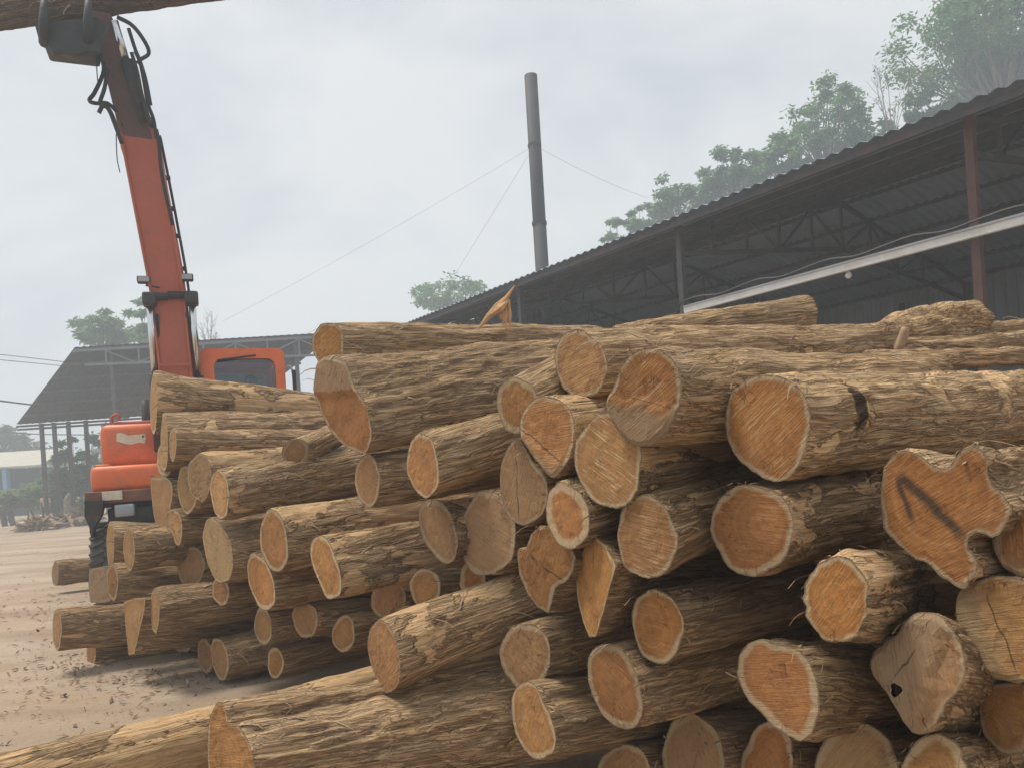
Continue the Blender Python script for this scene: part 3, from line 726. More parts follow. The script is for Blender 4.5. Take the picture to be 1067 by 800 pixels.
flakes('bark_litter', np.concatenate([gpts([(130, 712), (190, 705), (250, 705), (100, 700), (60, 625), (75, 690)], 620, 40, 9, 1), gpts([(60, 620), (60, 700), (120, 740), (30, 660), (20, 600)], 420, 60, 40, 2),
       gpts([(40, 640), (30, 602), (70, 575)], 200, 40, 6, 4)]), 0.024, BARKLIT, 3, 'scraps of dark bark scattered over the dirt yard', 'bark scraps')
PEB = simple('pebbles', (0.40, 0.33, 0.26), 0.95, var=0.3, scale=30)
flakes('pebbles', gpts([(60, 620), (60, 700), (120, 740), (30, 660), (20, 600), (200, 720)], 700, 70, 45, 8), .016, PEB, 6, 'small pale stones and wood chips strewn on the yard', 'pebbles', .6)
def debris(px, py, Y, rx, rz, label, seed, mat):
    r = np.random.default_rng(seed); c = W(px, py, Y); c[2] = float(gz(c[0], Y)); n = 420
    a = r.random(n) * 2 * math.pi; q = r.random(n) ** .5
    p = np.stack([c[0] + rx * q * np.cos(a), c[1] + .6 * rx * q * np.sin(a), c[2] + rz * (1 - q ** 1.5) * r.random(n) ** .5 + .03], 1)
    o = flakes('debris_heap', p, .32, mat, seed, label, 'debris heap', .5, kind='thing'); o['group'] = 'heaps of bark waste'
DEB = simple('bark_waste', (0.34, 0.24, 0.15), 0.95, var=0.5, scale=4)
debris(40, 550, 33, .75, .5, 'brown heap of bark waste in front of the standing person', 31, DEB)
debris(68, 546, 35, .95, .4, 'brown heap of bark waste at the foot of the thin posts', 32, DEB)
debris(88, 541, 37, .7, .6, 'brown heap of bark waste beside the excavator', 33, DEB)
def stump():
    Y = 44.0; p = W(72, 548, Y); t = W(71, 514, Y); z = float(gz(p[0], Y)) - .1
    root = empty('dead_tree_stump', (p[0], Y, z), 'thick dark brown stump standing among the thin posts', 'stump')
    MB().tube([(p[0], Y, z), (p[0] + .05, Y, z + .5), (t[0], Y, t[2] - .3), (t[0] + .1, Y, t[2])], [.38, .27, .24, .12], 12).build('trunk', TRUNKM, root, True)
    MB().tube([(p[0], Y, z + 1), (p[0] + .5, Y, t[2] + .3)], [.11, .05], 8).build('limb', TRUNKM, root, True)
stump()

# ================================================================== people
def skin_body(name, joints, edges, radii, mat, parent, sub=1):
    me = bpy.data.meshes.new(name); inv = WM(parent).inverted()
    me.from_pydata([inv @ Vector(j) for j in joints], edges, [])
    o = bpy.data.objects.new(name, me); C.objects.link(o); o.parent = parent
    me.materials.append(mat)
    md = o.modifiers.new('skin', 'SKIN')
    for i, r in enumerate(radii): me.skin_vertices[0].data[i].radius = (r, r)
    me.skin_vertices[0].data[0].use_root = True
    ss = o.modifiers.new('smooth', 'SUBSURF'); ss.levels = sub; ss.render_levels = sub
    md.use_smooth_shade = True
    return o
def person(base, H, facing, label, seated=False, shirt=SHIRT, trous=TROUS):
    base = np.array(base, float); f = np.array([math.sin(facing), math.cos(facing), 0]); r = np.array([f[1], -f[0], 0]); up = np.array([0, 0, 1.0])
    root = empty('person', tuple(base), label, 'person')
    P = lambda x, y, z: base + (r * x + f * y + up * z) * H
    if seated:
        hip = .30; k = [(P(0, 0, hip)), P(0, 0, hip + .12), P(0, .01, hip + .26), P(0, .02, hip + .31), P(0, .03, hip + .37)]
        legs = {s: [P(s * .06, .02, hip), P(s * .07, .26, hip + .02), P(s * .07, .28, .03), P(s * .07, .36, .015)] for s in (-1, 1)}
        arms = {s: [P(s * .115, 0, hip + .27), P(s * .15, .08, hip + .13), P(s * .12, .22, hip + .14), P(s * .11, .27, hip + .15)] for s in (-1, 1)}
    else:
        hip = .50; k = [P(0, 0, hip), P(0, 0, hip + .13), P(0, 0, hip + .29), P(0, .005, hip + .335), P(0, .012, hip + .38)]
        legs = {s: [P(s * .055, 0, hip - .03), P(s * .062 + .005, .02, .27), P(s * .075, -.01, .045), P(s * .085, .08, .015)] for s in (-1, 1)}
        arms = {s: [P(s * .115, 0, hip + .29), P(s * .145, -.01, hip + .13), P(s * .13, .06, hip + .01), P(s * .12, .09, hip - .04)] for s in (-1, 1)}
    j = list(k); e = [(0, 1), (1, 2), (2, 3), (3, 4)]; rad = [.075, .07, .08, .032, .036]
    rad = [.068, .064, .072, .030, .042]
    j.append(P(0, .018, (hip + .43))); e.append((4, 5)); rad.append(.05)
    j.append(P(0, .015, (hip + .475))); e.append((5, 6)); rad.append(.040)
    for s in (-1, 1):
        b = len(j); j += legs[s]; e += [(0, b), (b, b + 1), (b + 1, b + 2), (b + 2, b + 3)]; rad += [.05, .033, .024, .018]
        b = len(j); j += arms[s]; e += [(2, b), (b, b + 1), (b + 1, b + 2), (b + 2, b + 3)]; rad += [.034, .025, .019, .02]
        # fingers
        d = (arms[s][3] - arms[s][2]); d /= np.linalg.norm(d)
        for q in range(5):
            t = arms[s][3] + d * H * (.035 if q else .015) + r * H * (.006 * (q - 2)) - f * H * .004 * abs(q - 2)
            j.append(t); e.append((b + 3, len(j) - 1)); rad.append(.0055)
    skin_body('body', j, e, [x * H for x in rad], SKIN, root, 1)
    tj = [k[0] + up * -.03 * H, k[1], k[2] , k[2] + up * .03 * H]; te = [(0, 1), (1, 2), (2, 3)]; tr = [.08, .078, .086, .05]
    for s in (-1, 1):
        b = len(tj); tj += [arms[s][0], arms[s][0] + (arms[s][1] - arms[s][0]) * .85]; te += [(2, b), (b, b + 1)]; tr += [.045, .038]
    skin_body('shirt', tj, te, [x * H for x in tr], shirt, root, 1)
    tj = [k[0]]; te = []; tr = [.078]
    for s in (-1, 1):
        b = len(tj); tj += [legs[s][0], legs[s][1], legs[s][2]]; te += [(0, b), (b, b + 1), (b + 1, b + 2)]; tr += [.062, .045, .036]
    skin_body('trousers', tj, te, [x * H for x in tr], trous, root, 1)
    h0 = P(0, .018, hip + .43)
    hm = MB(); vs = []; fs = []
    for a in range(7):
        for b in range(14):
            th = math.pi * .5 * a / 6; ph = 2 * math.pi * b / 14
            cut = 1.0 if math.sin(ph) < .3 else .62
            th *= 1.15 * cut
            vs.append(h0 + (r * math.sin(th) * math.cos(ph) * .054 + f * (math.sin(th) * math.sin(ph) * .062 - .006) + up * (math.cos(th) * .062 + .012)) * H)
    fs = [(a * 14 + b, a * 14 + (b + 1) % 14, (a + 1) * 14 + (b + 1) % 14, (a + 1) * 14 + b) for a in range(6) for b in range(14)]
    hm.add(vs, fs); hm.build('hair', HAIR, root, True)
    for s in (-1, 1):
        c = P(s * .018, .066, hip + .437); MB().box(c, (.012 * H, .006 * H, .007 * H), bev=.002 * H).build('eye', HAIR, root)
    c = P(0, .072, hip + .42); MB().box(c, (.012 * H, .02 * H, .026 * H), bev=.005 * H).build('nose', SKIN, root)
    c = P(0, .066, hip + .398); MB().box(c, (.028 * H, .006 * H, .006 * H), bev=.002 * H).build('mouth', REDOX, root)
    return root
pp = W(48.5, 544, 41.0)
person((pp[0], pp[1], float(gz(pp[0], pp[1]))), 1.62, math.pi * .93, 'person in a peach shirt and dark trousers standing by the thin posts across the yard')

# ================================================================== the excavator
def excavator():
    Y = 9.3
    g = MB
    ox = W(183, 420, Y)[0]
    TH = math.radians(22); ct, st_ = math.cos(TH), math.sin(TH)
    RI = np.array([[ct, st_, 0], [-st_, ct, 0], [0, 0, 1.0]]); PV = np.array([ox, Y, 0])
    def at(u, v, dy=0):
        # the machine is built square to the axes, then turned to face the pile: where this pixel's ray meets the turned plane
        o_, d_ = RI @ (CAM - PV), RI @ ray(u, v); return PV + o_ + d_ * ((dy - o_[1]) / d_[1])
    cab_l, cab_r = at(210, 400), at(298, 400)
    z_cab = at(254, 363)[2]
    root = empty('wheeled_excavator', (ox, Y + .6, 0), 'orange wheeled excavator behind the log pile, red boom raised high with a log grapple', 'excavator')
    # ---- upper body
    hl, hr = at(96, 460), at(165, 460)
    z0, z1 = at(130, 512)[2], at(130, 441)[2]
    xm = (hl[0] + hr[0]) / 2; wd = hr[0] - hl[0]
    def hood(u0, v0, u1, v1, dy0, dy1, name, mat, bev):
        a, b = at((u0 + u1) / 2, v0, dy0), at((u0 + u1) / 2, v1, dy0)
        l, r_ = at(u0, (v0 + v1) / 2, dy0), at(u1, (v0 + v1) / 2, dy0)
        return g().box(((l[0] + r_[0]) / 2, Y + (dy0 + dy1) / 2, (a[2] + b[2]) / 2), (r_[0] - l[0], dy1 - dy0, a[2] - b[2]), bev=bev).build(name, mat, root, True)
    hood(104, 441, 172, 487, .25, 1.4, 'tool_box', ORANGE, .09)
    lo = hood(93.5, 484, 172, 511, -.12, 1.0, 'front_fender', ORANGE, .075)
    # bumps and a dent on the fender cover
    for u in (108, 150): 
        q = at(u, 486, .1); g().box(q, (.16, .3, .05), bev=.02).build('hinge_cover', ORANGE, root, True)
    hood(88, 510, 172, 523, -.2, 1.2, 'bumper', simple('rusty_bumper', (0.20, 0.085, 0.05), .7, var=.4, scale=6), .015)
    q = at(117, 516, -.22); g().box(q, (.21, .02, .105), bev=.004).build('number_plate', STICK, root)
    # torn sticker on the tool box: an uneven outline
    st = [(121.5, 451), (126, 450.5), (134, 453.5), (142, 452.5), (151, 451.5), (152, 456), (151, 461.5), (144, 461), (137, 463), (130, 462), (121, 459.5)]
    sv = [at(u, v, .238) for u, v in st]; sv2 = [p + np.array([0, .006, 0]) for p in sv]; n = len(sv)
    mesh('sticker', sv + sv2, [tuple(range(n))[::-1], tuple(range(n, 2 * n))] + [(i, (i + 1) % n, (i + 1) % n + n, i + n) for i in range(n)], STICK, root)
    g().tube([at(149, 454.5, .234), at(149, 454.5, .228)], .014, 10).build('sticker_bolt', BLACK, root)
    hood(118, 438, 172, 443, .5, 1.3, 'handrail_base', REDOR, .02)
    g().tube(curve([at(116, 440, .5), at(117, 434, .5), at(123, 432, .5), at(124, 438, .5)], 4), .02, 8).build('filler_cap', REDOR, root)
    # platform, engine deck and counterweight further back
    xc = ox
    g().box((xc + .15, Y + 1.6, 1.32), (2.35, 3.0, .18), bev=.03).build('turntable_deck', BLACK, root)
    g().box((xc + .15, Y + 2.55, 1.78), (2.3, 1.3, .7), bev=.12).build('engine_hood', ORANGE, root, True)
    g().box((xc + .15, Y + 3.3, 1.75), (2.4, .5, .95), bev=.15).build('counterweight', ORANGE, root, True)
    g().tube([(xc - .5, Y + 2.6, 2.1), (xc - .5, Y + 2.6, 2.75)], .06, 12).build('exhaust_pipe', BLACK, root, True)
    # ---- undercarriage with four wheels
    g().box((xc, Y + 1.2, .82), (1.1, 3.4, .42), bev=.05).build('chassis', BLACK, root)
    tw = .30; xw = at(107, 565, -.25)[0]
    for i, (x, y) in enumerate(((xw, Y + .25), (xw + 1.95, Y + .25), (xw, Y + 2.7), (xw + 1.95, Y + 2.7))):
        wheel = MB(); prof = [(-.5, .30), (-.5, .44), (-.42, .49), (-.2, .515), (.2, .515), (.42, .49), (.5, .44), (.5, .30)]
        n = 40; v = []; f = []
        for k in range(n):
            a = 2 * math.pi * k / n
            for px_, rr in prof: v.append((x + px_ * tw, y + rr * math.cos(a), .515 + rr * math.sin(a)))
        m_ = len(prof)
        f = [(k * m_ + j, k * m_ + j + 1, ((k + 1) % n) * m_ + j + 1, ((k + 1) % n) * m_ + j) for k in range(n) for j in range(m_ - 1)]
        wh = empty_part('wheel', (x, y, .515), root)
        mesh('tyre', v, f, TYRE, wh, True)
        lug = MB()
        for k in range(30):
            a = 2 * math.pi * k / 30
            for s in (-1, 1):
                a2 = a + (.10 if s > 0 else 0)
                c = np.array([x + s * .25 * tw, y + .525 * math.cos(a2), .515 + .525 * math.sin(a2)])
                t = np.array([0, -math.sin(a2), math.cos(a2)]); rd = np.array([0, math.cos(a2), math.sin(a2)])
                ax0 = np.array([1, 0, 0]) * .9 + t * s * .42; ax0 /= np.linalg.norm(ax0); ax2 = np.cross(ax0, rd)
                lug.box(c, (tw * .52, .03, .045), ax=[ax0, rd, ax2])
        lug.build('tread_lugs', TYRE, wh)
        g().tube([(x - .12, y, .515), (x + .12, y, .515)], .30, 24).build('rim', ORANGE, wh)
    for y in (Y + .25, Y + 2.7): g().tube([(xw, y, .515), (xw + 1.95, y, .515)], .09, 10).build('axle', BLACK, root)
    # stabiliser / fender leg hanging under the bumper
    p = [at(88, 521, -.32), at(108, 521, -.32), at(105, 537, -.32), at(98, 549, -.32), at(96, 560, -.32), at(94.5, 560, -.32), at(93, 549, -.32), at(88, 538, -.32)]
    p2 = [q + np.array([0, .25, 0]) for q in p]; n = len(p)
    mesh('mud_guard', p + p2, [tuple(range(n)), tuple(range(n, 2 * n))[::-1]] + [(i, (i + 1) % n, (i + 1) % n + n, i + n) for i in range(n)], BLACK, root)
    hood(112, 527, 172, 545, -.1, .9, 'dozer_bracket', BLACK, .03)
    hood(119, 525, 140, 538, -.25, .2, 'step_plate', GALV, .02)
    # ---- cab
    xl, xr = cab_l[0], cab_r[0]; zb, zt = 1.45, z_cab; d0, d1 = Y, Y + 1.55; pw = .105
    cabm = empty_part('cab', ((xl + xr) / 2, Y + .8, zb), root)
    # front frame with a rounded window opening
    def rr(x0, x1, za, zc, r_, n=6):
        out = []
        for cx_, cz_, a0 in ((x1 - r_, zc - r_, 0), (x0 + r_, zc - r_, 90), (x0 + r_, za + r_, 180), (x1 - r_, za + r_, 270)):
            for k in range(n + 1):
                a = math.radians(a0 + 90 * k / n); out.append((cx_ + r_ * math.cos(a), cz_ + r_ * math.sin(a)))
        return out
    def frame(y, name, yd=.09, zs=0.0):
        o_ = rr(xl, xr, zb, zt, .09); i_ = rr(xl + .155, xr - .12, zb + .55 + zs, zt - .13, .10); n = len(o_); v = []
        for yy in (y, y + yd):
            v += [(a, yy, b) for a, b in o_] + [(a, yy, b) for a, b in i_]
        f = []
        for k in range(n):
            q = (k + 1) % n
            f += [(k, q, n + q, n + k), (2 * n + q, 2 * n + k, 3 * n + k, 3 * n + q), (q, k, 2 * n + k, 2 * n + q), (n + k, n + q, 3 * n + q, 3 * n + k)]
        mesh(name, v, f, ORANGE, cabm)
        v = [(a, y + yd * .5, b) for a, b in i_]; n2 = len(v)
        v += [(a, y + yd * .5 + .008, b) for a, b in i_]
        return v, n2
    v, n2 = frame(d0, 'front_frame')
    mesh('windscreen', v, [tuple(range(n2)), tuple(range(n2, 2 * n2))[::-1]] + [(i, (i + 1) % n2, (i + 1) % n2 + n2, i + n2) for i in range(n2)], GLASS, cabm)
    v, n2 = frame(d1 - .09, 'rear_frame')
    mesh('rear_window', v, [tuple(range(n2)), tuple(range(n2, 2 * n2))[::-1]] + [(i, (i + 1) % n2, (i + 1) % n2 + n2, i + n2) for i in range(n2)], GLASS, cabm)
    g().box(((xl + xr) / 2, (d0 + d1) / 2 , zt - .035), (xr - xl - .10, d1 - d0 - .2, .06), bev=.02).build('roof', ORANGE, cabm, True)
    for x, nm in ((xl + .03, 'door'), (xr - .03, 'side_panel')):
        g().box((x, (d0 + d1) / 2, zb + .3), (.05, d1 - d0 - .2, .6), bev=.01).build(nm, ORANGE, cabm)
        g().box((x, (d0 + d1) / 2, (zt + zb) / 2 + .28), (.012, d1 - d0 - .2, zt - zb - .72)).build('side_window', GLASS, cabm)
        g().box((x, (d0 + d1) / 2, (zt + zb) / 2 + .28), (.04, .07, zt - zb - .72)).build('side_pillar', ORANGE, cabm)
    g().box(((xl + xr) / 2, (d0 + d1) / 2, zb + .03), (xr - xl - .1, d1 - d0 - .2, .06)).build('cab_floor', BLACK, cabm)
    g().box(((xl + xr) / 2 + .05, d1 - .62, zb + .42), (.5, .5, .14), bev=.05).box(((xl + xr) / 2 + .05, d1 - .38, zb + .8), (.5, .14, .5), bev=.06).build('seat', BLACK, cabm, True)
    g().box(((xl + xr) / 2, d1 - .16, zb + .84), (xr - xl - .2, .03, .76), bev=.01).build('pale_backing_panel', WHITEM, cabm)  # added pale panel, stands in for the brightness in the lower cab window
    zbl = at(254, 388, .12)[2]
    g().box(((xl + xr) / 2 + .02, d0 + .12, (zt - .13 + zbl) / 2 + .08), (xr - xl - .34, .02, zt - .13 - zbl - .1)).build('sun_blind', STEELD, cabm)
    g().tube(curve([(xr + .0, d0 + .02, zt - .25), (xr + .08, d0 - .05, zt - .28), (xr + .10, d0 - .05, zt - .75), (xr + .01, d0 + .02, zt - .8)], 5), .014, 6).build('grab_rail', GALV, cabm)
    g().box((xr + .10, d0 - .06, zt - .42), (.05, .03, .26), bev=.012).build('mirror', BLACK, cabm)
    g().tube([(xl + .2, d0 - .02, zt - .15), (xr - .35, d0 - .02, zt - .09)], .012, 6).build('wiper_arm', BLACK, cabm)
    # ---- boom
    f0 = at(188, 428, .1); f1 = at(175.5, 310, .0); f2 = at(147.5, 152, -.35); f3 = at(144, 138, -.4)
    MBm = g()
    wdt = [.335, .355, .385, .34]
    secs = []
    dep = [.40, .50, .42, .34]
    for p, w_, d_ in zip((f0, f1, f2, f3), wdt, dep):
        secs.append([(p + XC * sx * w_ / 2 + YF * sy * d_ / 2) for sx, sy in ((-1, -1), (1, -1), (1, 1), (-1, 1))])
    v = [q for s in secs for q in s]
    f = [(4 * k + j, 4 * k + (j + 1) % 4, 4 * k + 4 + (j + 1) % 4, 4 * k + 4 + j) for k in range(3) for j in range(4)] + [(3, 2, 1, 0), (12, 13, 14, 15)]
    bm_ = mesh('boom', v, f, REDOR, root)
    for s in (-1, 1):      # raised edge plates of the boom box
        pts = [q + XC * s * w_ * .5 - YF * (d_ * .5 + .012) for q, w_, d_ in zip((f0, f1, f2), wdt, dep)]
        for a, b in zip(pts[:-1], pts[1:]): g().bar(a, b, .025, .03).build('edge_plate', REDOR, bm_)
    g().box(f1 + (f0 - f1) * .62 - YF * .31, (.33, .025, .03)).build('weld_seam', REDOR, bm_)
    # lift cylinders with chrome rods on both sides
    for s, (ua, va, ub, vb) in ((-1, (155.5, 309, 162, 394)), (1, (199.5, 308, 206, 396))):
        a, b = at(ua, va, -.30), at(ub, vb, -.05)
        cy = empty_part('lift_cylinder', tuple(a), root)
        d = (b - a) / np.linalg.norm(b - a)
        g().tube([a + d * .05, b], .042, 14).build('rod', CHROME, cy, True)
        g().tube([b - d * .05, b + d * .9], .075, 14).build('barrel', BLACK, cy, True)
        g().box(a + d * .04, (.15, .2, .16), bev=.03).build('clevis', BLACK, cy, True)
        c = f1 + (f0 - f1) * .03
        g().tube([a, np.array([c[0], a[1], a[2]])], .045, 10).build('pin', BLACK, cy)
        # pipe beside the rod
        g().tube([a + d * .2 - XC * s * .07, b + d * .2 - XC * s * .07], .018, 6).build('pipe', BLACK, cy)
    for u, v_, s in ((150, 292, -1), (194.5, 289.5, 1)):
        q = at(u, v_, -.25)
        lt = empty_part('work_light', tuple(q), root)
        g().box(q, (.15, .10, .085), bev=.02).build('housing', BLACK, lt, True)
        g().box(q - YF * .053, (.12, .008, .06), bev=.003).build('lens', GALV, lt)
        g().tube([q + XC * -s * .02 - UC * .06, q - UC * .075 - XC * s * .17], .015, 6).build('bracket', BLACK, lt)
    # pipes along the right face of the boom
    for k, o_ in enumerate((-.02, .025)):
        pts = [f0 + XC * (.22 + o_) - YF * .1, f1 + XC * (.215 + o_) - YF * .2, (f1 + f2) / 2 + XC * (.22 + o_), f2 + XC * (.20 + o_), f3 + XC * (.2 + o_)]
        g().tube(curve(pts, 5), .018, 6).build('hydraulic_pipe', BLACK if k else REDOR, root)
    for t in (.2, .42, .6, .8):
        q = f1 + (f2 - f1) * t + XC * .215 - YF * .05; g().box(q, (.08, .08, .04), bev=.01).build('pipe_clamp', BLACK, root)
    # ---- stick and its cylinder
    s0 = at(141, 140, -.4); s1 = at(103, 20, -.9)
    sv = []
    for p, w_, d_ in ((at(146, 152, -.4), .30, .3), (s0, .33, .40), (at(124, 75, -.6), .30, .46), (s1, .26, .30)):
        sv += [p + XC * sx * w_ / 2 + YF * sy * d_ / 2 for sx, sy in ((-1, -1), (1, -1), (1, 1), (-1, 1))]
    mesh('stick', sv, [(4 * k + j, 4 * k + (j + 1) % 4, 4 * k + 4 + (j + 1) % 4, 4 * k + 4 + j) for k in range(3) for j in range(4)] + [(3, 2, 1, 0), (12, 13, 14, 15)], STICKDARK, root)
    for s in (-1, 1):
        g().bar(at(144 + s * 15, 158, -.4), at(141 + s * 14, 130, -.42), .04, .3, up=(0, 1, 0)).build('elbow_plate', REDOR, root)
    cy = empty_part('stick_cylinder', tuple(at(130, 90, -.85)), root)
    g().tube([at(152, 128, -.7), at(131, 62, -.95)], .065, 12).build('barrel', BLACK, cy, True)
    g().tube([at(131, 62, -.95), at(119, 22, -1.05)], .04, 12).build('rod', CHROME, cy, True)
    g().tube([at(126, 130, -.55), at(160, 128, -.55)], .06, 10).build('pivot_pin', BLACK, root)
    g().tube([at(128, 145, -.5), at(163, 143, -.5)], .05, 10).build('pivot_pin', BLACK, root)
    # hoses
    H = [[(122, 18), (138, 27), (151, 44), (155, 56), (147, 62), (143, 66)], [(141, 54), (146, 66), (150, 85), (154, 108), (160, 125), (163, 145)],
         [(137, 55), (143, 75), (147, 95), (152, 115), (157, 132)], [(104, 55), (108, 74), (99, 96), (93, 105), (100, 108), (112, 108), (122, 117)],
         [(112, 72), (109, 92), (104, 108), (110, 110), (117, 120), (124, 140)], [(103, 118), (107, 111), (113, 114), (119, 128), (127, 150)],
         [(134, 30), (141, 52), (146, 64), (152, 84), (157, 110)], [(100, 56), (101, 75), (102, 88), (101, 94)], [(163, 135), (166, 152), (167, 170), (171, 195), (180, 235)],
         [(121, 140), (122, 165), (125, 180)]]
    for k, h in enumerate(H):
        rr_ = .022 if k not in (7, 9) else .006
        g().tube(curve([at(u, v_, -1.0 + .3 * (v_ / 160) - .08 * (k % 3)) for u, v_ in h], 5), rr_, 6).build('hose', CABLE, root, True)
    # ---- grapple holding the log
    gr = empty_part('grapple', tuple(at(72, 35, -1.0)), root)
    pg = [(36, 25), (100, 18), (112, 26), (104, 54), (90, 54), (78, 57), (66, 53.5), (55, 55.5), (48, 44), (40, 40)]
    for dy, nm in ((-1.32, 'jaw_plate'), (-.72, 'jaw_plate')):
        a = [at(u, v_, dy) for u, v_ in pg]; b = [q + YF * .06 for q in a]; n = len(a)
        mesh(nm, a + b, [tuple(range(n)), tuple(range(n, 2 * n))[::-1]] + [(i, (i + 1) % n, (i + 1) % n + n, i + n) for i in range(n)], BLACK, gr)
    g().box(at(74, 47, -1.0), (.5, .55, .16), bev=.04).build('rotator', BLACK, gr, True)
    for u in (46, 92):
        for dy in (-1.28, -.72):
            pts = [at(u, 46, dy), at(u, 28, dy - (.12 if dy < -1 else -.12)), at(u, 5, dy - (.10 if dy < -1 else -.10)), at(u, -16, dy + (.12 if dy < -1 else -.12))]
            g().tube(curve(pts, 4), [.05] * 6 + [.045, .04, .035, .03, .026, .022, .02][:7], 8).build('tine', BLACK, gr, True)
    piv = Matrix.Translation(Vector((ox, Y, 0)))
    root.matrix_basis = piv @ Matrix.Rotation(TH, 4, 'Z') @ piv.inverted() @ root.matrix_basis
    return root
def empty_part(name, loc, parent):
    o = bpy.data.objects.new(name, None); C.objects.link(o); o.parent = parent; o.empty_display_size = .1
    o.matrix_basis = WM(parent).inverted() @ Matrix.Translation(Vector(loc)); return o
exc = excavator()
op = W(262, 397, 9.95)
person((op[0], 9.95, op[2] - .75 * 1.66), 1.66, math.pi, 'person with short black hair sitting at the controls inside the excavator cab', True, GREYSH)

# ================================================================== the logs
def vn(s, t, cs, nt, r):
    """smooth value noise on a cylinder: s metres along (cell cs), t turns around (nt cells, wraps)"""
    ns = int(np.max(s) / cs) + 3
    G = r.random((ns, nt))
    a = s / cs; b = (t % 1.0) * nt
    i = np.floor(a).astype(int); j = np.floor(b).astype(int); fa = a - i; fb = b - j
    i = np.clip(i, 0, ns - 2); fa = fa * fa * (3 - 2 * fa); fb = fb * fb * (3 - 2 * fb)
    j0, j1 = j % nt, (j + 1) % nt
    return (G[i, j0] * (1 - fa) + G[i + 1, j0] * fa) * (1 - fb) + (G[i, j1] * (1 - fa) + G[i + 1, j1] * fa) * fb
def resample(P, n, sharp=False):
    P = np.asarray(P, float); k = len(P); out = []
    if sharp:
        P = np.vstack([np.linspace(P[i], P[(i + 1) % k], 4, endpoint=False) for i in range(k)]); k = len(P)
    for i in range(k):                                   # closed Catmull-Rom
        p0, p1, p2, p3 = P[i - 1], P[i], P[(i + 1) % k], P[(i + 2) % k]
        for q in range(8):
            t = q / 8
            out.append(.5 * (2 * p1 + (p2 - p0) * t + (2 * p0 - 5 * p1 + 4 * p2 - p3) * t * t + (3 * p1 - p0 - 3 * p2 + p3) * t ** 3))
    out = np.array(out); d = np.linalg.norm(np.roll(out, -1, 0) - out, axis=1); s = np.concatenate([[0], np.cumsum(d)])
    t = np.linspace(0, s[-1], n, endpoint=False); o2 = np.vstack([out, out[:1]])
    return np.stack([np.interp(t, s, o2[:, k]) for k in range(2)], 1)
NLOG = [0]
PILE, REAR = 'cut logs of the front pile', 'cut logs of the rear left stack'
def plane_depth(u): 
    tx = (u - CX) / F; return 15.28 / (4.7 * tx + 4.8)
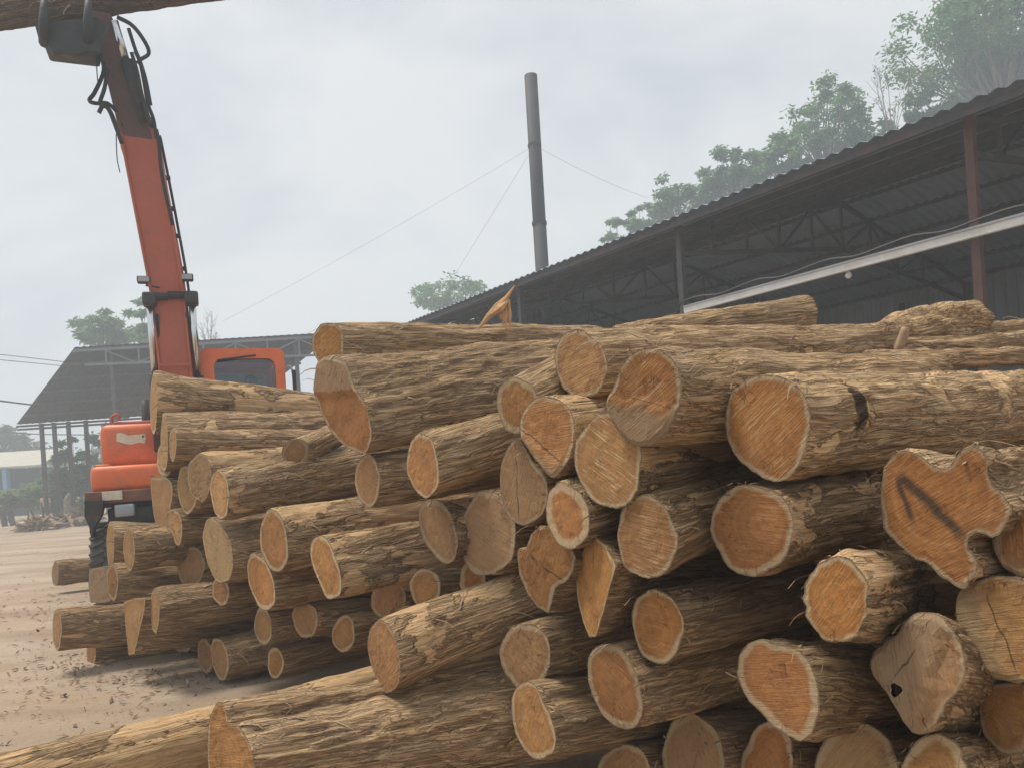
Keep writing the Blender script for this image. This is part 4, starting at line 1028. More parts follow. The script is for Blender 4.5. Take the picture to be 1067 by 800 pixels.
def log(label, face, far, dY=0.0, Y=None, alpha=None, L=1.9, taper=.92, group=PILE, res=1.0, hue=.35, grey=0.0, sap=.016, tone=.5,
        g=None, s=None, r2=None, hole=None, fib=1.0, rough=1.0, bend=.02, beta=None, oil=None, stubs=(), saw=None, name='log', irr=1.0, extra=None, sharp=False, scratch=.28, peel=None):
    NLOG[0] += 1; seed = NLOG[0] * 13 + 5
    r = np.random.default_rng(seed)
    poly = isinstance(face, list)
    if poly:
        pf = np.array(face, float); cu, cv = pf.mean(0); 
        ar = 0; cx_ = cy_ = 0
        for a, b in zip(pf, np.roll(pf, -1, 0)):
            q = a[0] * b[1] - b[0] * a[1]; ar += q; cx_ += (a[0] + b[0]) * q; cy_ += (a[1] + b[1]) * q
        cu, cv = cx_ / (3 * ar), cy_ / (3 * ar)
        w_, h_ = np.ptp(pf[:, 0]) / 2, np.ptp(pf[:, 1]) / 2
    else:
        cu, cv, w_, h_ = face[:4]; tilt = math.radians(face[4]) if len(face) > 4 else 0.0
    if Y is None: Y = plane_depth(cu) + dY
    R = h_ * Y / F
    M = int(np.clip(2 * math.pi * R / .013, 40, 112) * res) // 2 * 2
    if poly: px = resample(face, M, sharp)
    else:
        th = np.linspace(0, 2 * math.pi, M, endpoint=False)
        ir = 1 + irr * (.035 * np.sin(2 * th + r.random() * 6) + .03 * np.sin(3 * th + r.random() * 6) + .018 * np.sin(5 * th + r.random() * 6) + .012 * np.sin(8 * th + r.random() * 6))
        a, b = w_ * ir * np.cos(th), h_ * ir * np.sin(th)
        px = np.stack([cu + a * math.cos(tilt) - b * math.sin(tilt), cv + a * math.sin(tilt) + b * math.cos(tilt)], 1)
    sa = np.sum(px[:, 0] * np.roll(px[:, 1], -1) - np.roll(px[:, 0], -1) * px[:, 1])
    if sa > 0: px = px[::-1]                              # counter-clockwise as seen (v runs down)
    rc = ray(cu, cv); tx = np.dot(rc, XC) 
    if beta is None: beta = math.atan(tx) + math.acos(min(1, max(.08, w_ / h_) / math.sqrt(1 + tx * tx)))
    else: beta = math.radians(beta)
    if alpha is None: alpha = min(max(math.degrees(beta), 42), 62)
    P0 = CAM + rc * Y
    H = math.cos(beta) * XC - math.sin(beta) * YF; V = UC; n = -(math.sin(beta) * XC + math.cos(beta) * YF)   # n looks to the camera
    # axis: through the far pixel, at yaw alpha
    ta = math.tan(math.radians(alpha)); rf = ray(*far); q0 = P0 - CAM
    t = (q0[0] - q0[1] * ta) / (rf[0] - ta)
    d = CAM + rf * t - P0; d /= np.linalg.norm(d)
    if d[1] < 0 and alpha < 90: d = -d
    ring = []
    for u, v in px:
        ry = ray(u, v); ring.append(ry * (np.dot(q0, n) / np.dot(ry, n)) - q0)
    ring = np.array(ring)
    a2, b2 = ring @ H, ring @ V
    Rm = math.sqrt(abs(np.sum(a2 * np.roll(b2, -1) - np.roll(a2, -1) * b2)) / 2 / math.pi)
    # frame of the log: x along the axis, z up
    ex = d; ez = UPV - ex * np.dot(UPV, ex); ez /= np.linalg.norm(ez); ey = np.cross(ez, ex)
    mw = Matrix(((ex[0], ey[0], ez[0], P0[0]), (ex[1], ey[1], ez[1], P0[1]), (ex[2], ey[2], ez[2], P0[2]), (0, 0, 0, 1)))
    root = empty(name, None, label, 'log', group, mw)
    A = np.stack([ex, ey, ez])                            # world -> local
    rl = ring @ A.T
    K = max(8, int(L / (.03 / res)))
    st = L * (np.linspace(0, 1, K) ** 1.25)
    per = rl.copy(); per[:, 0] = 0                        # cross-section across the axis
    ang = np.arctan2(per[:, 2], per[:, 1]); rad = np.linalg.norm(per[:, 1:], axis=1)
    perm = np.mean(rad)
    tt = (np.arange(M) / M)
    Sg, Tg = np.meshgrid(st, tt, indexing='ij')
    tw = Tg + Sg * (.05 * r.normal()) + .03 * np.sin(Sg * 3 + r.random() * 6)
    circ = 2 * math.pi * Rm
    dsp = (vn(Sg, tw, .45, 5, r) - .5) * .10 * Rm + (vn(Sg, tw, .22, 9, r) - .5) * .06 * Rm
    n1 = max(8, int(circ / .040)); n2 = max(12, int(circ / .022))
    rd1 = vn(Sg, tw, .24, n1, r); rd2 = vn(Sg, tw, .10, n2, r)
    dsp += rough * (.011 * (1 - 2 * np.abs(rd1 - .5) - .5) + .014 * (rd2 - .5))
    edge = np.exp(-Sg / .05)
    dsp *= 1 - .75 * np.exp(-Sg / .025)
    dsp -= rough * .002 * edge * r.random((K, M))
    sc = (1 + (taper - 1) * Sg / L)
    nx = np.roll(rl, -1, 0) - np.roll(rl, 1, 0)            # outward normals of the outline, so lobes stay clean
    no = np.stack([np.zeros(M), nx[:, 2], -nx[:, 1]], 1)
    no /= np.linalg.norm(no, axis=1)[:, None] + 1e-9
    if np.sum(no * per) < 0: no = -no
    rnd = np.stack([np.zeros(M), np.cos(ang) * perm, np.sin(ang) * perm], 1)
    bl = np.clip(Sg / max(L, .1) * (1.2 if not poly else .7), 0, .6)[..., None]
    base = per[None] * (1 - bl) + rnd[None] * bl
    shear = rl[:, 0][None] * (1 - .5 * Sg / L)
    bd = bend * np.sin(math.pi * Sg / L) * r.normal()
    Vx = base * sc[..., None] + no[None] * dsp[..., None]
    Vx[..., 0] = Sg + shear
    Vx[..., 1] += bd; Vx[..., 2] += bd * .5
    ring0 = Vx[0].copy()
    verts = Vx.reshape(-1, 3)
    fa = []
    for i in range(K - 1):
        for j in range(M):
            j2 = (j + 1) % M; fa.append((i * M + j, i * M + j2, (i + 1) * M + j2, (i + 1) * M + j))
    # orientation test on one face
    c0 = verts[list(fa[M // 4])].mean(0); nn = np.cross(verts[fa[M // 4][1]] - verts[fa[M // 4][0]], verts[fa[M // 4][3]] - verts[fa[M // 4][0]])
    flip = np.dot(nn, c0 * (0, 1, 1) - (0, bd[0, 0], bd[0, 0] * .5)) < 0
    if flip: fa = [q[::-1] for q in fa]
    ib = [0] * len(fa)
    verts = np.vstack([verts, Vx[-1].mean(0)[None]]); e0 = len(verts) - 1
    for j in range(M):
        q = ((K - 1) * M + j, (K - 1) * M + (j + 1) % M, e0); fa.append(q[::-1] if flip else q); ib.append(1)
    bo = mesh('bark', verts, fa, [BARK, CUT], root, True, ib, world=False)
    if oil is not None:
        vw = P0 + verts[:-1] @ A; pv_ = vw - CAM
        pu, pw = CX + F * (pv_ @ XC) / pv_[:, 1], CY - F * (pv_ @ UC) / pv_[:, 1]
        near = np.where(np.hypot(pu - oil[0], pw - oil[1]) < 9)[0]
        q_ = verts[near[np.argmin(vw[near, 1])]]; oil = (*q_, oil[2])
    ea_ = np.zeros(len(verts), dtype=np.float32); ea_[e0] = Rm; bo.data.attributes.new('edge', 'FLOAT', 'POINT').data.foreach_set('value', ea_)
    props = dict(peel=float(peel if peel is not None else r.random() ** 1.3), seed=float(r.random()), tone=tone + .25 * r.normal() * .5)
    for k in range(3): props['oil%d' % k] = float(oil[k]) if oil is not None else 0.0
    props['oilr'] = float(oil[3]) if oil is not None else -9.0
    for k, v in props.items(): bo[k] = float(v)
    # ---- the sawn face, triangulated inside the outline
    Hl, Vl = A @ H, A @ V
    f2 = np.stack([ring0 @ Hl, ring0 @ Vl], 1); nl = A @ n
    off = float(np.mean(ring0 @ nl))
    gs = Rm / 5.5
    gx, gy = np.meshgrid(np.arange(f2[:, 0].min(), f2[:, 0].max(), gs), np.arange(f2[:, 1].min(), f2[:, 1].max(), gs))
    gp = np.stack([gx.ravel(), gy.ravel()], 1) + r.normal(size=(gx.size, 2)) * gs * .15
    def segdist(p):
        a = f2[None]; b = np.roll(f2, -1, 0)[None]; q = p[:, None]
        ab = b - a; tt_ = np.clip(np.sum((q - a) * ab, -1) / (np.sum(ab * ab, -1) + 1e-12), 0, 1)
        return np.min(np.linalg.norm(q - a - ab * tt_[..., None], axis=-1), axis=1)
    def inside(p, poly_):
        x, y = p[:, 0:1], p[:, 1:2]; a = poly_[None]; b = np.roll(poly_, -1, 0)[None]
        cnd = (a[..., 1] > y) != (b[..., 1] > y)
        xi = a[..., 0] + (y - a[..., 1]) * (b[..., 0] - a[..., 0]) / (b[..., 1] - a[..., 1] + 1e-12)
        return np.sum(cnd & (x < xi), axis=1) % 2 == 1
    inner = []
    for ins in (.005, .018):                                    # two rows just inside the outline
        d2 = np.roll(f2, -1, 0) - np.roll(f2, 1, 0); nn2 = np.stack([-d2[:, 1], d2[:, 0]], 1); nn2 /= np.linalg.norm(nn2, axis=1)[:, None] + 1e-9
        if np.sum(nn2 * f2) > 0: nn2 = -nn2
        q = f2 + nn2 * ins; ok = inside(q, f2); q = q[ok]; q = q[segdist(q) > ins * .8]; inner.append(q[::1 if ins < .01 else 2])
    gp = gp[inside(gp, f2)]
    if len(gp): gp = gp[segdist(gp) > .03]
    holes = []
    ad = [f2] + inner + ([gp] if len(gp) else [])
    edges = [(i, (i + 1) % M) for i in range(M)]
    cnt = sum(len(x) for x in ad)
    if hole:
        for hu, hv, hw, hh in hole:
            hp = []
            for k in range(14):
                t_ = 2 * math.pi * k / 14; rr_ = 1 + .18 * math.sin(3 * t_ + hu); ry = ray(hu + hw * rr_ * math.cos(t_), hv + hh * rr_ * math.sin(t_))
                hp.append(A @ (ry * (np.dot(q0, n) / np.dot(ry, n)) - q0))
            hp = np.array(hp); h2 = np.stack([hp @ Hl, hp @ Vl], 1); holes.append(h2)
            edges += [(cnt + k, cnt + (k + 1) % 14) for k in range(14)]; ad.append(h2); cnt += 14
    pts = np.vstack(ad)
    vo, eo, fo, *_ = delaunay_2d_cdt([Vector(p) for p in pts], edges, [], 0, 1e-6)
    v2 = np.array([tuple(p) for p in vo]); fo = [tuple(q) for q in fo]
    cen = np.array([v2[list(q)].mean(0) for q in fo])
    keep = inside(cen, f2)
    for h2 in holes: keep &= ~inside(cen, h2)
    fo = [q for q, k in zip(fo, keep) if k]
    ed = segdist(v2)
    off_v = off + np.where(ed < 1e-5, 0, .0012 * r.normal(size=len(v2)))
    # exact depth on the rim, so that face and bark meet
    dz = np.array([ring0[np.argmin(np.sum((f2 - p) ** 2, 1))] @ nl for p in v2]); kk = np.clip(ed / .02, 0, 1)
    off_v = dz * (1 - kk) + off_v * kk
    v3 = v2[:, :1] * Hl + v2[:, 1:] * Vl + off_v[:, None] * nl
    if g is not None:
        ga = []
        for u, v in g:
            ry = ray(u, v); ga.append(A @ (ry * (np.dot(q0, n) / np.dot(ry, n)) - q0))
        ga = [np.array([q @ Hl, q @ Vl]) for q in ga]; dd = ga[1] - ga[0]; nn_ = np.array([-dd[1], dd[0]]); nn_ /= np.linalg.norm(nn_)
        if np.dot(ga[2] - ga[0], nn_) < 0: nn_ = -nn_
        stp = np.clip((v2 - ga[0]) @ nn_ / .015, 0, 1) * kk * .014
        v3 = v3 + stp[:, None] * nl
    fo = [q if np.dot(np.cross(v3[q[1]] - v3[q[0]], v3[q[2]] - v3[q[0]]), nl) > 0 else q[::-1] for q in fo]
    mi = [0] * len(fo)
    v3 = v3.tolist(); edl = ed.tolist()
    for h2 in holes:                                        # a cavity going into the log
        b = len(v3); m_ = len(h2); c2 = h2.mean(0)
        for k, (dep, shr) in enumerate(((0, 1), (.03, .9), (.12, .6))):
            for p in h2:
                q = c2 + (p - c2) * shr; v3.append((q[0] * Hl + q[1] * Vl + (off - dep) * nl).tolist()); edl.append(.2)
        for k in range(2):
            for j in range(m_):
                fo.append((b + k * m_ + j, b + k * m_ + (j + 1) % m_, b + (k + 1) * m_ + (j + 1) % m_, b + (k + 1) * m_ + j)); mi.append(1)
        fo.append(tuple(b + 2 * m_ + j for j in range(m_))); mi.append(1)
    co = mesh('cut_end', v3, fo, [CUT, INK], root, False, mi, world=False)
    at = co.data.attributes.new('edge', 'FLOAT', 'POINT'); at.data.foreach_set('value', np.array(edl, dtype=np.float32))
    pr = dict(seed=float(r.random()), scratch=scratch, val=float(np.clip(.96 + .12 * r.normal(), .72, 1.18)), hsh=float(np.clip(.003 * r.normal(), -.005, .006)), hue=float(np.clip(hue + .12 * r.normal(), 0, 1)), grey=grey, sap=float(sap * (.8 + .5 * r.random())), saw=(r.random() * 3.1 if saw is None else math.radians(saw)), pith0=float(r.normal() * .18 * Rm), pith1=float(r.normal() * .18 * Rm))
    def line(spec):
        """two pixels on the face -> line in local y, z with centre and half length"""
        (u0, v0), (u1, v1) = spec[0], spec[1]; pp_ = []
        for u, v in (spec[0], spec[1]):
            ry = ray(u, v); pp_.append(A @ (ry * (np.dot(q0, n) / np.dot(ry, n)) - q0))
        a, b = pp_[0][1:], pp_[1][1:]; dd = (b - a); ln = np.linalg.norm(dd); dd /= ln; nn_ = np.array([-dd[1], dd[0]]); m_ = (a + b) / 2
        return nn_[0], nn_[1], -np.dot(nn_, m_), ln / 2, m_
    for nm, spec in (('s', s), ('r', r2)):
        if spec is None: pr.update({nm + '0': 0., nm + '1': 0., nm + '2': 9., nm + '3': 0., nm + 'l': -1., nm + 'w': 0.})
        else:
            a, b, c, hl, m_ = line(spec)
            # along-coordinate in the shader is Z*a - Y*b
            pr.update({nm + '0': a, nm + '1': b, nm + '2': c, nm + '3': -(m_[1] * a - m_[0] * b), nm + 'l': hl, nm + 'w': spec[2]})
    if g is None: pr.update(g0=0., g1=0., g2=-1.)
    else:
        a, b, c, hl, m_ = line(g[:2])
        ry = ray(*g[2]); side = (A @ (ry * (np.dot(q0, n) / np.dot(ry, n)) - q0))[1:]
        sg = 1 if a * side[0] + b * side[1] + c > 0 else -1
        pr.update(g0=sg * a, g1=sg * b, g2=sg * c)
    for k, v in pr.items(): co[k] = float(v)
    # ---- torn strings of bark
    nf = int(44 * fib * min(L, 1.6) * (Rm / .16))
    if nf > 2 and res > .5:
        fv, ff = [], []
        for k in range(nf):
            front = r.random() < .2
            i = int(r.integers(0, 3)) if front else int(r.integers(1, max(2, int(K * .8))))
            for _ in range(6):
                j = int(r.integers(0, M))
                if no[j, 2] > -.35: break
            p = Vx[i, j]; o_ = no[j]; ta_ = np.cross((1, 0, 0), o_)
            ln = (.03 + .13 * r.random() ** 2) * (.7 if front else 1); wd = (.0012 + .0035 * r.random() ** 2) if front or r.random() < .92 else (.005 + .008 * r.random())
            dirv = np.array([1, 0, 0]) * (1 if r.random() < .7 else -1) + ta_ * r.normal() * (.35 if r.random() < .8 else 1.0)
            dirv /= np.linalg.norm(dirv); si = np.cross(dirv, o_)
            cl = .02 * r.random() ** 1.5 + .004; sw = r.normal() * .02
            b = len(fv)
            for q in range(5):
                x = q / 4
                # follows the surface, ends lifted
                lift = cl * (x * x * (1.5 - x)) * 1.2 + .003
                cc = p + dirv * ln * x + o_ * lift + si * sw * x * x - np.array([0, 0, 1]) * ln * .35 * x ** 3
                w2 = wd * (1 - .45 * x)
                fv += [cc - si * w2, cc + si * w2 + o_ * .001]
            for q in range(4): ff.append((b + 2 * q, b + 2 * q + 1, b + 2 * q + 3, b + 2 * q + 2))
        fo_ = mesh('bark_fibres', fv, ff, FIBRE, root, False, world=False); fo_['kind'] = 'stuff'
    # ---- branch stubs: (pixel base, pixel tip, radius px)
    for (bu, bv, tu, tv, pr_, Yb) in stubs:
        bw, tw_ = W(bu, bv, Yb), W(tu, tv, Yb - .04)
        rr_ = pr_ * bw[1] / F; ax = tw_ - bw
        MB().tube([bw - ax * .15, bw + ax * .4 + (0, 0, .0), bw + ax * .8, tw_], [rr_ * 1.1, rr_ * .95, rr_, rr_ * .75], 9).build('branch_stub', FIBRE, root, True)
    return root, A, P0, verts

# ---------------- front pile, top
B1 = 'front pile'
log('thick log on top right of the pile with a black oil smear on its bark', [(755, 443), (757, 420), (766, 403), (783, 393), (803, 391), (824, 396), (838, 410), (844, 430), (843, 452), (836, 478), (822, 497), (806, 502), (788, 494), (770, 480), (759, 462)],
    (1067, 418), alpha=53, L=2.5, peel=.75, taper=.95, hue=.15, sap=.011, saw=55, scratch=1.3, oil=(903, 418, .075), tone=.62, res=1.15)
log('log with a face orange above and grey below, beside the oil smeared log', [(640, 402), (646, 385), (657, 369), (672, 362), (690, 364), (704, 377), (711, 396), (709, 420), (701, 441), (690, 456), (677, 464), (660, 463), (645, 450), (635, 434), (632, 418)],
    (960, 401), dY=-.15, alpha=56, L=1.8, taper=.9, hue=.2, sap=.010, g=((640, 410), (706, 424), (670, 450)), s=((640, 410), (704, 424), .002), saw=60, scratch=.9, tone=.6, stubs=((931, 381, 944, 341, 5, 3.5),))
log('log with a smooth plum brown face on top near the middle of the pile', (605, 379, 26.5, 36.5, -6), (790, 367), dY=.15, alpha=62, L=1.75, taper=.8, hue=.45, grey=.25, sap=.007, tone=.66)
log('fat log across the back of the pile top with its rounded butt end pointing away', (640, 352, 4, 12), (842, 327), Y=4.3, alpha=70, L=1.36, taper=1.75, tone=.7, hue=.4)
log('splintered root flared log with folded stringy bark at the right back of the pile top', [(888, 362), (893, 350), (905, 346), (912, 356), (905, 370), (893, 371)], (1040, 340), Y=3.9, alpha=66, L=.8, taper=2.5, tone=.68, rough=3.2, bend=.05, fib=2.2)
log('short log half hidden under the splintered flared log', (935, 362, 4, 10), (1030, 359), Y=3.75, alpha=64, L=.75, taper=1.1, tone=.5)
log('thin pale log behind the oil smeared log, running off the right edge', (900, 377, 3, 11), (1067, 373), Y=3.35, alpha=66, L=2.2, taper=1.0, tone=.7)
log('upper of two pale logs at the far right back of the pile', (1026, 345, 4, 9), (1080, 339), Y=4.4, alpha=60, L=1.6, taper=1.1, tone=.72)
log('lower of two pale logs at the far right back of the pile', (1030, 358, 5, 10), (1080, 355), Y=4.1, alpha=60, L=1.6, taper=1.1, tone=.7)
# ---------------- front pile, left part of the top
log('biggest log on the pile top, its wide face half grey, half red brown', [(328, 392), (331, 378), (341, 372), (352, 374), (362, 380), (369, 399), (379, 418), (386, 440), (387, 458), (380, 473), (369, 470), (356, 462), (343, 447), (333, 425), (327, 408)],
    (585, 390), alpha=62, L=1.8, taper=.88, hue=.2, sap=.008, g=((326, 412), (372, 412), (350, 385)), tone=.42, rough=1.25, peel=.1, res=1.1)
log('log along the very top left with a reddish face and a torn splinter standing up', (342, 360, 17, 24, -5), (590, 357), dY=.75, alpha=66, L=2.0, taper=.85, hue=.15, sap=.010, tone=.5)
log('short oval faced log directly under the biggest log', (383, 500, 13, 28, -4), (460, 490), dY=.15, alpha=60, L=1.2, hue=.7, grey=.3, tone=.4)
log('neat oval ended log right of the biggest log, with clean bark', (441, 485, 17, 33, -4), (530, 456), alpha=60, L=1.3, taper=.95, hue=.35, grey=.1, sap=.010, tone=.42)
log('pale ringed log tucked left of the split grey faced log', (539, 422, 21, 31, -4), (605, 392), dY=.03, alpha=54, L=.75, hue=.3, sap=.017, tone=.62)
log('log with a stepped face, orange above, grey below, under the plum faced log', [(541, 443), (546, 427), (557, 416), (570, 413), (585, 418), (596, 430), (599, 446), (596, 470), (588, 487), (578, 498), (570, 494), (560, 482), (550, 468), (543, 456)],
    (680, 440), dY=-.03, alpha=52, L=1.7, hue=.35, grey=.15, sap=.009, g=((541, 446), (592, 486), (550, 480)), s=((541, 444), (588, 482), .004), tone=.4)
log('log with rough diagonal saw marks right of the stepped orange and grey face', (634, 479, 36, 49, -8), (740, 462), dY=-.1, alpha=50, L=1.8, hue=.4, grey=.2, sap=.009, saw=120, scratch=1.6, tone=.4)
log('leaning grey faced log with a crack down its middle, left of the saw marked log', [(521, 505), (523, 482), (532, 462), (541, 458), (550, 470), (558, 484), (568, 497), (571, 512), (568, 530), (558, 541), (545, 546), (532, 540), (524, 524)],
    (640, 500), dY=.08, alpha=52, L=1.6, hue=.6, grey=.45, sap=.008, s=((537, 468), (541, 545), .005), tone=.35)
log('small bright orange log with a thick pale ring, below the saw marked log', (591.5, 537, 22.5, 35, -6), (660, 515), dY=-.08, alpha=50, L=1.5, hue=.12, sap=.026, tone=.4)
log('dark tilted oval log below the neat oval ended log', (457, 552, 18, 35, -22), (540, 545), dY=.2, alpha=56, L=1.5, hue=.7, grey=.4, tone=.3)
log('large grey brown shaded log end in the middle of the pile', (508, 556, 29, 46, 2), (600, 545), dY=.22, alpha=52, L=1.6, hue=.75, grey=.55, tone=.3)
log('small orange log end low in a shaded gap right of a smaller one', (492, 602, 14, 18), (560, 596), dY=.5, alpha=50, L=1.3, hue=.2, tone=.25)
log('small round log end just above the tan log that crosses the fallen trunks', (443, 612, 16, 22), (530, 606), dY=.45, alpha=54, L=1.4, hue=.3, grey=.15, tone=.3)
log('dark hidden log end left of the small round one above the tan crossing log', (405, 624, 19, 21), (480, 616), dY=.7, alpha=54, L=1.4, hue=.4, grey=.5, tone=.25)
# ---------------- front pile, middle
log('log with a butterfly shaped cleft face in the middle of the pile', [(539, 578), (540, 571), (548, 573), (553, 556), (562, 547), (573, 546), (584, 552), (593, 563), (600, 580), (598, 595), (590, 606), (579, 612), (575, 628), (571, 638), (560, 632), (549, 617), (541, 598)],
    (680, 585), dY=.02, sharp=True, alpha=50, L=1.5, hue=.25, sap=.006, s=((549, 574), (562, 590), .009), r2=((562, 588), (588, 604), .005), tone=.35)
log('split wedge shaped log end standing between the cleft log and the round ones', [(599, 596), (604, 580), (612, 564), (620, 557), (632, 568), (643, 588), (636, 610), (629, 635), (621, 663), (614, 664), (607, 648), (602, 625)],
    (730, 606), dY=-.02, alpha=50, L=.9, sharp=True, hue=.18, sap=.006, rough=.4, fib=.3, s=((617, 564), (619, 600), .003), tone=.35)
log('round log with pale saw lines left of the ringed log, stringy bark on its side', (674, 559, 32.5, 43, -6), (780, 528), dY=-.1, alpha=50, L=1.7, hue=.3, grey=.12, sap=.009, saw=100, scratch=1.1, tone=.4)
log('near round log with an even pale ring, right under the oil smeared log', (783.5, 551, 41.5, 50, -6), (915, 525), alpha=50, L=1.8, taper=.9, hue=.22, sap=.016, saw=95, scratch=.7, tone=.45, res=1.1)
log('oval orange log with a pale ring below the stringy barked one', (685, 652, 28, 38.5, -8), (835, 620), alpha=54, L=1.9, hue=.15, sap=.012, tone=.42)
log('pale tan log with two small knots in its face, above the small lower oval log', (547.5, 683, 26, 36, -4), (650, 655), dY=.12, alpha=52, L=1.4, hue=.85, grey=.2, sap=.014, s=((552, 665), (554, 672), .007), r2=((561, 681), (563, 686), .006), tone=.4)
log('oval log with a yellowish face low in the middle, bark fringe on its lower edge', [(533, 735), (536, 719), (546, 709), (557, 713), (566, 730), (574, 745), (579, 765), (577, 781), (567, 790), (555, 790), (544, 778), (536, 760)],
    (655, 735), dY=-.02, alpha=55, L=1.4, hue=.4, sap=.014, tone=.5)
log('orange log with thick pale ring low in the middle, right of the yellowish oval one', [(612, 694), (614, 680), (624, 671), (640, 671), (654, 683), (663, 702), (669, 727), (669, 746), (660, 759), (644, 757), (630, 748), (619, 729), (613, 710)],
    (770, 680), dY=-.02, alpha=53, L=1.5, hue=.12, sap=.017, tone=.5)
# ---------------- front pile, right
log('heart shaped lobed log with black streaks across its orange face at the right', [(917, 530), (918, 505), (921, 486), (932, 474), (946, 469), (961, 477), (975, 486), (986, 489), (994, 480), (1003, 468), (1015, 464), (1026, 473), (1031, 490), (1038, 505), (1048, 517), (1055, 532), (1047, 551), (1036, 562), (1024, 557), (1015, 557), (1008, 561), (1009, 570), (1016, 579), (1020, 589), (1013, 605), (1003, 614), (986, 604), (968, 588), (950, 579), (936, 568), (926, 558), (919, 545)],
    (1230, 510), dY=.02, alpha=56, L=1.8, taper=.85, hue=.0, sap=.006, s=((934, 490), (1010, 568), .024), r2=((934, 494), (953, 548), .014), tone=.65, fib=2.5, rough=1.6, res=1.2)
log('round weathered log cut off by the right edge under the lobed log', (1067, 565, 31, 38.5), (1200, 540), alpha=48, L=1.6, hue=.4, sap=.014, g=((1040, 572), (1095, 600), (1050, 600)), grey=.1, tone=.4)
log('dark orange log with rippled rings below the lobed log, shreds of bark on its side', (871.5, 624, 35, 44, -6), (1000, 612), dY=-.08, alpha=50, L=1.5, hue=.1, sap=.006, tone=.48, fib=1.6, rough=1.7)
log('large angular orange log with a wavy pale rim at the lower right', [(768, 702), (771, 680), (780, 669), (795, 664), (809, 670), (825, 673), (838, 682), (848, 700), (854, 725), (853, 745), (846, 762), (835, 772), (820, 766), (805, 756), (792, 742), (777, 725)],
    (930, 712), dY=-.04, alpha=50, L=1.5, hue=.16, sap=.015, grey=.08, tone=.42, res=1.1)
log('grey weathered log with a small dark hole and crack in its face', [(907, 698), (909, 682), (918, 670), (933, 661), (941, 648), (955, 637), (970, 637), (984, 643), (997, 660), (1006, 680), (1007, 702), (998, 722), (986, 735), (980, 750), (968, 761), (957, 766), (945, 757), (934, 740), (922, 720)],
    (1090, 720), dY=-.02, alpha=50, L=1.4, hue=.65, grey=.4, sap=.008, hole=[(938, 718, 6, 7)], s=((935, 700), (962, 672), .004), tone=.35, fib=1.5, g=((962, 760), (990, 665), (920, 700)))
log('tan log with a slanting crack, cut off by the right edge beside the holed log', [(994, 629), (1000, 615), (1012, 606), (1030, 601), (1050, 601), (1074, 606), (1092, 625), (1098, 650), (1092, 680), (1080, 703), (1065, 709), (1045, 708), (1030, 702), (1015, 688), (1002, 668), (996, 648)],
    (1230, 640), alpha=46, L=1.5, hue=.35, sap=.006, grey=.15, s=((1027, 612), (1062, 706), .003), g=((1027, 605), (1062, 706), (1005, 660)), tone=.4)
log('brown log in the lower right corner under the cracked tan log', (1053, 747, 33, 38), (1180, 745), dY=.08, alpha=46, L=1.4, hue=.15, sap=.006, grey=.1, tone=.35)
log('log end cut by the bottom edge with shredded bark, right of the greyish one', (974, 803, 34, 40), (1100, 785), alpha=50, L=1.4, hue=.2, grey=.1, tone=.4, fib=2)
log('greyish log end cut by the bottom edge below the holed log', (892, 797, 46, 42), (1010, 790), dY=.22, alpha=46, L=1.4, hue=.6, grey=.6, tone=.3)
log('orange log end cut by the bottom edge under the angular log', (800, 796, 28, 44), (900, 790), dY=.3, alpha=50, L=1.4, hue=.15, tone=.3)
log('dark log end cut by the bottom edge left of the orange one', (722, 790, 33, 46), (830, 775), dY=.35, alpha=50, L=1.5, hue=.5, grey=.55, tone=.3)
log('dim log end at the bottom edge behind the yellowish oval log', (650, 815, 30, 40), (760, 800), dY=.4, alpha=52, L=1.4, hue=.4, grey=.4, tone=.3)
# ---------------- fallen trunks in front on the left
log('tan log with an oval end lying across the fallen trunks in front', [(383, 672), (386, 655), (395, 646), (405, 651), (413, 668), (417, 690), (416, 710), (409, 720), (401, 721), (392, 706), (386, 690)],
    (545, 632), Y=3.38, alpha=77, L=1.05, taper=.98, hue=.65, sap=.005, tone=.55, rough=.6, peel=.9)
log('thick furrowed trunk in the foreground with a three lobed end, running behind the yellowish log', [(216, 775), (218, 750), (225, 733), (231, 732), (236, 741), (238, 753), (248, 756), (257, 768), (264, 790), (264, 812), (254, 830), (240, 838), (226, 832), (218, 808)],
    (565, 738), Y=3.22, alpha=75, L=1.45, taper=1.25, hue=.6, sap=.006, tone=.5, rough=1.7, peel=.2, res=1.25, bend=.01)
log('long smooth fallen trunk on the ground running in from the bottom left corner', (-95, 848, 12, 46), (400, 712), Y=2.95, alpha=48, L=3.6, taper=.9, hue=.6, tone=.68, rough=.5, peel=1.1, res=1.1)

# ---------------- rear left stack
kw = dict(group=REAR, res=.8)
log('topmost log of the rear stack, its tall cut end facing the excavator hood', (160, 421, 3.5, 33, 0), (400, 433), dY=.45, alpha=60, L=2.0, taper=.45, hue=.8, tone=.5, **kw)
log('second log from the top of the rear stack', (171, 461, 4, 30), (400, 440), dY=.25, alpha=60, L=2.0, taper=.5, hue=.8, tone=.55, **kw)
log('third log from the top of the rear stack with a stubby knot on its side', (180, 463, 4, 17), (400, 464), dY=.1, alpha=60, L=1.9, taper=.9, hue=.8, tone=.55, **kw)
log('pale flat cut end wedged beneath the second log of the rear stack', (172, 477, 8.5, 20), (260, 476), dY=.35, alpha=58, L=1.5, hue=.9, grey=.1, tone=.45, **kw)
log('half buried round log end resting on the shaggy dark log of the rear stack', (308, 471, 14, 15), (330, 461), dY=.8, alpha=30, L=.5, hue=.8, grey=.2, tone=.6, **kw)
log('narrow oval end, leftmost of three faces side by side in the rear stack', (195, 510, 10, 25, -6), (330, 500), dY=.25, alpha=58, L=1.6, hue=.75, grey=.1, sap=.014, tone=.35, **kw)
